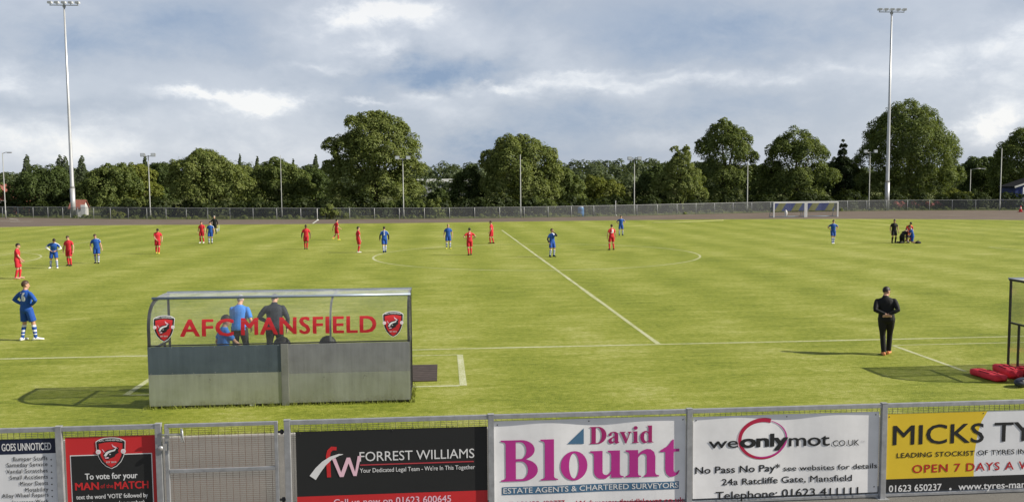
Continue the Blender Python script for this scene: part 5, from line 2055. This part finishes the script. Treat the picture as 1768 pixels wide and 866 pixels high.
def leaf_cloud(lobes, n, leaf, rng, up=.35, sub=True, drop=.0):
    """n leaf sprays spread over a cluster of lobes: (cx, cy, cz, r) -> vertices, faces"""
    L = np.array(lobes, float)
    if sub:
        extra = []
        for cx, cy, cz, r in L:
            for k in range(int(9 + r * 2.6)):
                d = rng.normal(size=3)
                d[2] = abs(d[2]) * .9 - .25
                d /= np.linalg.norm(d)
                rr = r * rng.uniform(.20, .40)
                q = np.array([cx, cy, cz]) + d * (r * rng.uniform(.94, 1.06) - rr * .8)
                if q[2] > .3 + rr * .3:
                    extra.append((*q, rr))
        L2 = np.vstack([L * [1, 1, 1, .84], np.array(extra)]) if extra else L
    else:
        L2 = L
    w = L2[:, 3] ** 2
    big = len(L)
    if sub:
        w[:big] *= .30
    w = w / w.sum()
    idx = rng.choice(len(L2), size=int(n * 1.7), p=w)
    d = rng.normal(size=(len(idx), 3))
    d /= np.linalg.norm(d, axis=1)[:, None]
    d[:, 2] = np.where((d[:, 2] < -.35) & (rng.random(len(idx)) < .6), -d[:, 2], d[:, 2])
    rad = L2[idx, 3] * (1 - np.abs(rng.normal(0, .16, len(idx))))
    wob = 1 + .10 * np.sin(d[:, 0] * 7 + idx) * np.cos(d[:, 1] * 6 + idx * 1.7)
    p = L2[idx, :3] + d * (rad * wob)[:, None]
    keep = p[:, 2] > .15
    # leaves buried deep inside the crown are left out
    depth = np.full(len(p), 9.0)
    for cx, cy, cz, r in L[:, :4]:
        depth = np.minimum(depth, np.linalg.norm(p - [cx, cy, cz], axis=1) / r)
    keep &= (depth > .62) | (rng.random(len(p)) < .12)
    p, d = p[keep][:n], d[keep][:n]
    m = len(p)
    nrm = d * 1.0 + rng.normal(size=(m, 3)) * .30 + np.array([0, 0, up])
    nrm /= np.linalg.norm(nrm, axis=1)[:, None]
    t = rng.normal(size=(m, 3))
    t[:, 2] -= drop
    a = np.cross(nrm, t)
    a /= np.linalg.norm(a, axis=1)[:, None] + 1e-9
    b_ = np.cross(nrm, a)
    s = leaf * rng.uniform(.55, 1.25, m)[:, None]
    fold = nrm * s * .18
    v = np.empty((m, 4, 3))
    v[:, 0] = p - b_ * s * .62
    v[:, 1] = p - a * s * .40 + fold
    v[:, 2] = p + b_ * s * .62
    v[:, 3] = p + a * s * .40 + fold
    return v.reshape(-1, 3), m


def leaf_mesh(name, v, m):
    me = bpy.data.meshes.new(name)
    me.vertices.add(4 * m)
    me.vertices.foreach_set('co', v.astype(np.float32).ravel())
    me.loops.add(4 * m)
    me.loops.foreach_set('vertex_index', np.arange(4 * m, dtype=np.int32))
    me.polygons.add(m)
    me.polygons.foreach_set('loop_start', np.arange(0, 4 * m, 4, dtype=np.int32))
    me.polygons.foreach_set('loop_total', np.full(m, 4, dtype=np.int32))
    me.update(calc_edges=True)
    return me


def trunk_mesh(h, r, lobes, rng):
    mb = MB()
    bend = rng.normal(0, .25, 2)
    top = np.array([bend[0], bend[1], h])
    mb.tube([(0, 0, -.1), (bend[0] * .1, bend[1] * .1, .25), (bend[0] * .4, bend[1] * .4, h * .5), top], [r * 1.5, r * 1.08, r * .9, r * .5], 9)
    for cx, cy, cz, rr in lobes:
        st = np.array([bend[0] * .5, bend[1] * .5, min(h * .75, max(h * .35, cz * .45))])
        en = np.array([cx, cy, cz])
        md = lerp(st, en, .5) + np.array([0, 0, -.08 * rr]) + rng.normal(0, .15, 3)
        mb.tube([st, md, en], [r * .5, r * .33, r * .10], 6)
    return mb


def tree(name, u, vb, Y, lobes_px, n, leaf, kind, label, cat='tree', group=None, seed=1, trunk_r=.32, depth=.8, up=.35):
    """lobes_px: crown masses as seen: (u, v, radius in photo pixels, depth offset in radii)"""
    rng = np.random.default_rng(seed)
    n, leaf = int(n * 2.1), leaf * .64
    root = atY(u, vb, Y)
    t = thing(name, (root[0], Y, 0), label, cat, group)
    k = Y / F_PX
    L = []
    lobes_px = [(a, c + .07 * r_, r_ * .95, d_) for a, c, r_, d_ in lobes_px]
    for lu, lv, lr, ld in lobes_px:
        q = atY(lu, lv, Y)
        L.append((q[0] - root[0], ld * lr * k * depth, q[2], lr * k))
    # masses on the far and near side as well, so that the crown is round
    for lu, lv, lr, ld in list(lobes_px):
        for s in (-1, 1):
            q = atY(lu, lv, Y)
            L.append((q[0] - root[0] + rng.normal(0, .15) * lr * k, (ld + s * .75) * lr * k * depth, q[2] - .12 * lr * k, lr * k * .80))
    v, m = leaf_cloud(L, n, leaf, rng, up)
    me = leaf_mesh('crown', v, m)
    link('crown', me, LEAF[kind], t)
    main = L[:len(lobes_px)]
    zt = max(q[2] for q in main)
    trunk_mesh(max(1.2, zt * .62), trunk_r, main[:7], rng).build('trunk', BARK, t)
    return t


TG = 'trees beyond the far fence'
# the tallest, ragged domed tree with a limb reaching left
tree('broadleaf_tree', 648, 362, 142, [(648, 262, 62, 0), (640, 226, 36, 0), (668, 230, 40, .2), (615, 214, 22, -.2), (652, 208, 20, .1), (690, 250, 38, 0), (600, 258, 34, 0), (572, 252, 17, -.3), (706, 290, 32, 0), (600, 300, 42, 0), (660, 318, 52, -.2), (700, 330, 34, 0), (588, 335, 30, 0), (575, 290, 22, .2), (640, 345, 30, -.5), (635, 280, 38, -.5), (675, 275, 36, -.5), (650, 235, 30, -.4)], 42000, .44, 'light', 'tallest ragged domed broadleaf tree, its limb reaching out left', group=TG, seed=3, trunk_r=.55)
# domed tree in the middle
tree('broadleaf_tree', 895, 362, 138, [(893, 284, 56, 0), (880, 254, 27, 0), (910, 252, 26, .2), (930, 270, 34, 0), (855, 280, 30, 0), (948, 300, 30, 0), (866, 320, 40, -.2), (915, 322, 44, -.2), (945, 335, 28, 0), (845, 270, 18, .2), (880, 290, 36, -.5), (910, 300, 34, -.4)], 29000, .42, 'light', 'domed broadleaf tree behind the headless lamp post, just right of centre', group=TG, seed=5, trunk_r=.45)
# round tree behind the right mast
tree('broadleaf_tree', 1566, 360, 156, [(1566, 250, 76, 0), (1560, 210, 42, 0), (1590, 215, 40, .2), (1530, 235, 40, 0), (1618, 258, 40, 0), (1512, 275, 40, 0), (1630, 300, 34, 0), (1580, 300, 60, -.2), (1530, 318, 48, -.1), (1610, 328, 40, 0), (1500, 320, 30, 0), (1568, 188, 22, 0), (1545, 285, 44, -.5), (1600, 275, 42, -.5), (1570, 235, 44, -.4), (1560, 325, 40, -.5)], 46000, .45, 'mid', 'largest round broadleaf tree, behind the right floodlight mast', group=TG, seed=7, trunk_r=.6)
# left broad tree
tree('broadleaf_tree', 358, 362, 143, [(355, 296, 42, 0), (350, 272, 20, 0), (320, 292, 28, 0), (388, 298, 34, 0), (330, 325, 36, 0), (380, 328, 38, -.1), (410, 318, 26, 0), (305, 312, 20, 0), (355, 340, 34, -.4), (368, 283, 22, -.2)], 19000, .42, 'light', 'broad sunlit tree on the left between two lamp posts', group=TG, seed=9, trunk_r=.4)
tree('broadleaf_tree', 1250, 362, 150, [(1250, 258, 46, 0), (1245, 230, 28, 0), (1268, 240, 28, 0), (1222, 256, 26, 0), (1285, 270, 28, 0), (1235, 300, 42, 0), (1275, 312, 38, -.2), (1240, 334, 32, -.2), (1212, 246, 12, .2), (1250, 216, 15, 0)], 19000, .43, 'mid', 'tall upright broadleaf tree left of the goals, second tree right of the sunlit hedge', group=TG, seed=12, trunk_r=.45)
tree('broadleaf_tree', 1375, 362, 150, [(1375, 270, 48, 0), (1375, 242, 28, 0), (1350, 262, 32, 0), (1402, 264, 30, 0), (1360, 308, 44, -.1), (1405, 305, 34, 0), (1340, 330, 34, -.2), (1385, 335, 36, -.2), (1330, 290, 20, 0)], 19000, .43, 'mid', 'round topped broadleaf tree directly behind the pair of goals', group=TG, seed=14, trunk_r=.45)
tree('pointed_tree', 1175, 362, 140, [(1175, 318, 36, 0), (1172, 290, 27, 0), (1180, 270, 17, 0), (1165, 258, 9, 0), (1195, 312, 26, 0), (1150, 318, 26, 0), (1200, 336, 24, 0), (1158, 338, 28, -.2), (1185, 256, 7, .2)], 12000, .38, 'light', 'pale pointed tree with loose twiggy top, right of the sunlit hedge', group=TG, seed=15, trunk_r=.25)
# left of the big tree
tree('broadleaf_tree', 75, 360, 158, [(75, 325, 38, 0), (60, 308, 25, 0), (92, 312, 28, 0), (40, 332, 28, 0), (108, 330, 26, 0), (70, 345, 30, -.3), (30, 340, 20, 0), (100, 350, 22, -.3)], 15000, .42, 'dark', 'dark rounded tree left of the white gabled hut', group=TG, seed=18, trunk_r=.3)
tree('broadleaf_tree', 186, 362, 154, [(180, 320, 34, 0), (190, 300, 20, 0), (212, 305, 26, 0), (160, 325, 26, 0), (225, 320, 22, 0), (190, 345, 30, -.3), (165, 348, 20, 0)], 13000, .42, 'mid', 'rounded tree between the white hut and the twin headed lamp post', group=TG, seed=21, trunk_r=.3)
tree('broadleaf_tree', 236, 362, 163, [(235, 300, 22, 0), (252, 302, 20, 0), (222, 310, 20, 0), (246, 325, 24, 0), (232, 340, 22, 0), (265, 330, 18, 0)], 8000, .42, 'yellow', 'yellow green tree just left of the twin headed left lamp post', group=TG, seed=22, trunk_r=.22)
tree('broadleaf_tree', 280, 362, 185, [(278, 294, 19, 0), (290, 305, 20, 0), (268, 318, 22, 0), (285, 335, 26, 0)], 6500, .50, 'dark', 'dark domed tree set back left of the broad sunlit tree', group=TG, seed=23, trunk_r=.25)
tree('broadleaf_tree', 482, 362, 152, [(475, 296, 28, 0), (495, 300, 28, 0), (455, 305, 24, 0), (515, 312, 24, 0), (480, 325, 34, -.1), (520, 335, 26, 0), (448, 330, 24, 0), (492, 345, 26, -.3), (535, 330, 16, 0)], 14500, .42, 'mid', 'bushy tree behind the thin headless lamp post, left of the tallest tree', group=TG, seed=25, trunk_r=.3)
tree('broadleaf_tree', 425, 362, 166, [(425, 302, 18, 0), (432, 318, 20, 0), (440, 338, 20, 0), (418, 342, 18, 0)], 5500, .44, 'light', 'narrow light tree between the broad left tree and the bushy one', group=TG, seed=26, trunk_r=.2)
tree('broadleaf_tree', 545, 362, 168, [(540, 302, 20, 0), (555, 318, 22, 0), (540, 340, 24, 0), (525, 315, 16, 0)], 6000, .44, 'dark', 'dark tree tucked under the reaching limb of the tallest tree', group=TG, seed=27, trunk_r=.2)
tree('broadleaf_tree', 810, 362, 143, [(808, 310, 26, 0), (800, 330, 28, 0), (825, 326, 22, 0), (815, 345, 26, -.2), (790, 346, 18, 0), (812, 294, 13, 0)], 9500, .40, 'dark', 'small dark tree tucked against the left side of the domed middle tree', group=TG, seed=29, trunk_r=.22)
tree('broadleaf_tree', 975, 362, 141, [(975, 310, 27, 0), (990, 322, 22, 0), (962, 325, 24, 0), (978, 342, 26, -.2), (998, 344, 16, 0), (972, 296, 13, 0)], 9500, .40, 'mid', 'rounded tree against the right side of the domed middle tree', group=TG, seed=31, trunk_r=.22)
tree('broadleaf_tree', 1128, 362, 150, [(1128, 308, 26, 0), (1118, 326, 26, 0), (1142, 325, 20, 0), (1125, 344, 24, -.2), (1105, 340, 18, 0), (1135, 292, 12, 0)], 8500, .42, 'dark', 'dark tree between the pale pointed tree and the twin headed lamp post', group=TG, seed=33, trunk_r=.22)
tree('broadleaf_tree', 1312, 362, 163, [(1312, 300, 22, 0), (1318, 322, 26, 0), (1305, 338, 24, 0), (1325, 345, 20, 0)], 6500, .44, 'dark', 'dark low tree behind the short bare lamp post', group=TG, seed=34, trunk_r=.22)
tree('broadleaf_tree', 1452, 362, 164, [(1448, 290, 24, 0), (1465, 300, 26, 0), (1430, 300, 24, 0), (1440, 322, 34, 0), (1470, 330, 30, 0), (1455, 346, 26, -.2), (1425, 340, 22, 0)], 13000, .44, 'dark', 'dark broad tree filling the gap right of the goals', group=TG, seed=35, trunk_r=.3)
tree('broadleaf_tree', 1692, 362, 176, [(1688, 290, 26, 0), (1705, 285, 22, 0), (1672, 302, 24, 0), (1700, 312, 30, 0), (1680, 330, 28, 0), (1712, 335, 24, 0)], 10500, .48, 'dark', 'dark tree set back between the largest right tree and the edge tree', group=TG, seed=36, trunk_r=.28)
tree('broadleaf_tree', 1772, 362, 162, [(1775, 270, 52, 0), (1768, 240, 26, 0), (1742, 262, 26, 0), (1795, 245, 32, 0), (1740, 295, 34, 0), (1730, 320, 24, 0), (1770, 325, 44, 0), (1815, 290, 40, 0), (1725, 280, 14, 0)], 21000, .45, 'mid', 'big tree behind the blue building, cut by the right edge', group=TG, seed=38, trunk_r=.5)
tree('broadleaf_tree', 1030, 362, 150, [(1030, 318, 22, 0), (1012, 326, 18, 0), (1048, 326, 22, 0), (1066, 334, 18, 0), (1035, 345, 22, -.2), (1012, 345, 16, 0), (1078, 346, 14, 0)], 9500, .40, 'yellow', 'low sunlit yellow green hedge tree left of the dark one', group=TG, seed=40, trunk_r=.18)
tree('broadleaf_tree', 760, 362, 150, [(760, 338, 16, 0), (748, 345, 14, 0), (776, 344, 15, 0), (762, 350, 14, 0)], 4200, .38, 'dark', 'low dark tree under the distant white roof, right of the tallest tree', group=TG, seed=41, trunk_r=.15)
# beyond both picture edges
tree('broadleaf_tree', -60, 362, 158, [(-60, 305, 44, 0), (-85, 320, 34, 0), (-35, 325, 32, 0), (-60, 340, 36, 0)], 5000, .5, 'mid', 'tree just outside the left picture edge beside the brick house', group=TG, seed=43, trunk_r=.3)
# poplars and a conifer
for u_, vt_, hw, lab, sd in ((46, 266, 7, 'small distant poplar nearest the left edge', 51), (103, 267, 8, 'left one of a close pair of distant poplars by the left mast', 52), (112, 269, 8, 'right one of a close pair of distant poplars by the left mast', 53), (141, 268, 8, 'distant poplar just right of the left mast', 54), (250, 266, 5, 'thin distant poplar behind the twin headed left lamp post', 55), (414, 265, 4, 'thin distant poplar right of the broad sunlit tree', 56), (444, 269, 5, 'distant poplar showing above the bushy tree', 57), (545, 266, 6, 'distant poplar just left of the tallest tree', 58), (506, 273, 4, 'tiny distant poplar top above the bushy tree', 59)):
    lob = [(u_ + math.sin(q * 1.3) * hw * .08, vt_ + 1.5 + q * 3.2, hw * (.22 + .85 * min(1, q / 9) ** .7), 0) for q in range(20)]
    tree('poplar_tree', u_, 350, 235, lob, 3600, .45, 'poplar', lab, group='poplars showing over the trees', seed=sd, trunk_r=.25)
tree('conifer_tree', 1456, 362, 152, [(1456, 243, 3, 0), (1456, 252, 6, 0), (1455, 264, 9, 0), (1457, 278, 13, 0), (1455, 295, 17, 0), (1457, 315, 20, 0), (1456, 338, 22, 0)], 8000, .40, 'conifer', 'dark pointed conifer rising left of the largest right tree', group=TG, seed=61, trunk_r=.2)

# shrubs near the fence
SG = 'shrubs along the far fence'


def shrub(u, vb, Y, lobes, n, kind, label, seed, leaf=.28):
    return tree('shrub', u, vb, Y, lobes, n, leaf, kind, label, 'shrub', SG, seed, .06, .9)


shrub(570, 377, 122.5, [(562, 366, 12, 0), (580, 368, 11, 0), (570, 358, 8, 0), (596, 372, 7, 0)], 2600, 'light', 'light leafed shrub pushing through the fence below the tallest tree', 71)
shrub(752, 377, 123.5, [(752, 362, 12, 0), (745, 352, 9, 0), (760, 370, 10, 0), (756, 346, 6, 0)], 2400, 'light', 'upright light shrub by the fence right of the tallest tree', 72)
shrub(1648, 360, 146, [(1648, 338, 17, 0), (1630, 344, 14, 0), (1668, 342, 15, 0), (1684, 348, 9, 0), (1640, 352, 14, 0), (1662, 353, 13, 0)], 6000, 'yellow', 'low sunlit yellow green shrub right of the right mast', 73, .32)
shrub(232, 376, 140, [(225, 352, 13, 0), (245, 350, 14, 0), (262, 352, 11, 0), (235, 362, 12, 0), (212, 360, 10, 0)], 3600, 'light', 'pale spreading shrub at the foot of the twin headed left lamp post', 74, .3)
shrub(200, 378, 136, [(196, 370, 8, 0), (210, 371, 7, 0)], 900, 'yellow', 'small weedy shrub behind the fence right of the white locker', 75)
shrub(700, 376, 130, [(700, 352, 16, 0), (680, 355, 13, 0), (722, 354, 13, 0)], 3600, 'mid', 'mid green shrub under the tallest tree by the lamp post', 76, .32)
shrub(925, 374, 130, [(925, 350, 14, 0), (945, 352, 13, 0), (905, 353, 12, 0)], 3200, 'mid', 'mid green shrub under the domed middle tree', 77, .32)
shrub(1540, 358, 150, [(1540, 333, 13, 0), (1560, 336, 12, 0), (1582, 332, 11, 0)], 2600, 'light', 'pale shrub under the largest right tree beside the mast', 78, .34)
# flowering plants
FLOW = leaf_material('poppy_petal', (.36, .11, .095), (.46, .17, .15), .2)
for u_, lab, sd in ((1553, 'small clump of pinkish red flowers just right of the right mast', 81), (1588, 'clump of pinkish red flowers behind the fence, middle of three', 82), (1612, 'largest clump of pinkish red flowers below the sunlit shrub', 83)):
    rng = np.random.default_rng(sd)
    Yf = 140.5
    r_ = atY(u_, 362, Yf)
    t = thing('flowering_plant', (r_[0], Yf, 0), lab, 'plant', 'red flowers behind the fence')
    w_ = 1.3 if sd > 81 else .8
    v, m = leaf_cloud([(x * w_, 0, .45, .55) for x in (-1, -.3, .4, 1)], 900, .2, rng, sub=False)
    link('leaves', leaf_mesh('leaves', v, m), LEAF['light'], t)
    v, m = leaf_cloud([(x * w_, -.25, .85 + .15 * math.sin(x * 5), .42) for x in (-1, -.4, .3, 1)], 300, .20, rng, sub=False)
    link('flowers', leaf_mesh('flowers', v, m), FLOW, t)

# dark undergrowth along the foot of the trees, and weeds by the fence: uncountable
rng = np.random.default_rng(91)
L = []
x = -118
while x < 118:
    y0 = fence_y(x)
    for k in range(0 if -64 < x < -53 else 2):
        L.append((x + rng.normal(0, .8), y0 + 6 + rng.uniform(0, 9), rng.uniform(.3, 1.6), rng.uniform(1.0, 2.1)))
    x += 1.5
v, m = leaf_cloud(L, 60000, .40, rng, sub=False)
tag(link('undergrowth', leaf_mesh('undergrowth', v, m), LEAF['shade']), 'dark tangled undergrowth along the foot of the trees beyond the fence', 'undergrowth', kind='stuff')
L = []
x = -118
while x < 118:
    L.append((x, fence_y(x) + rng.uniform(.25, 1.6), rng.uniform(.0, .25), rng.uniform(.15, .45)))
    x += rng.uniform(.3, 1.6)
v, m = leaf_cloud(L, 22000, .20, rng, sub=False)
tag(link('weeds', leaf_mesh('weeds', v, m), LEAF['light']), 'rough weeds and long grass along the foot of the far fence', 'weeds', kind='stuff')

# far woods on the rising ground
L = []
tops = [(-200, 288), (0, 296), (60, 294), (200, 288), (300, 282), (430, 280), (560, 284), (735, 284), (765, 278), (800, 280), (835, 278), (960, 282), (990, 275), (1015, 271), (1050, 276), (1095, 271), (1135, 270), (1165, 273), (1300, 285), (1460, 285), (1600, 285), (1700, 276), (1800, 280), (2000, 285)]
u_ = -200
while u_ < 1990:
    vt = float(np.interp(u_, [a for a, c in tops], [c for a, c in tops]))
    for Y_, dv in ((400, 0), (350, 9), (310, 22)):
        r_ = rng.uniform(10, 17) if Y_ > 320 else rng.uniform(8, 13)
        vv = vt + r_ + dv + abs(rng.normal(0, 3.0))
        k = Y_ / F_PX
        q = atY(u_ + rng.normal(0, 6), vv, Y_)
        if Y_ == 310 and 690 < u_ < 860:
            q = atY(u_, max(vv, 322), Y_ - 40)
        L.append((q[0], q[1] + rng.normal(0, 6), q[2], r_ * k))
        L.append((q[0] + 3, q[1], q[2] - r_ * k * .9, r_ * k * 1.1))
    u_ += 11
v, m = leaf_cloud(L, 120000, 1.05, rng, sub=False)
tag(link('distant_woodland', leaf_mesh('distant_woodland', v, m), LEAF['far']), 'distant woodland on the rising ground behind the trees', 'woodland', kind='stuff')
# pale hill field far left
mb = MB()
n = 24
vs = []
for i in range(n + 1):
    f = i / n
    x = -760 + 520 * f
    h = 15.5 * math.sin(math.pi * f) ** .8 if 0 < f < 1 else 0
    for j, (y, kz) in enumerate(((620, 0), (700, .85), (800, 1), (1000, .4))):
        vs.append((x, y, 6 + h * kz))
mb.add(vs, [(i * 4 + j, (i + 1) * 4 + j, (i + 1) * 4 + j + 1, i * 4 + j + 1) for i in range(n) for j in range(3)], 0, True)
tag(mb.build('hill', HILLG), kind='structure')
#@@PART5
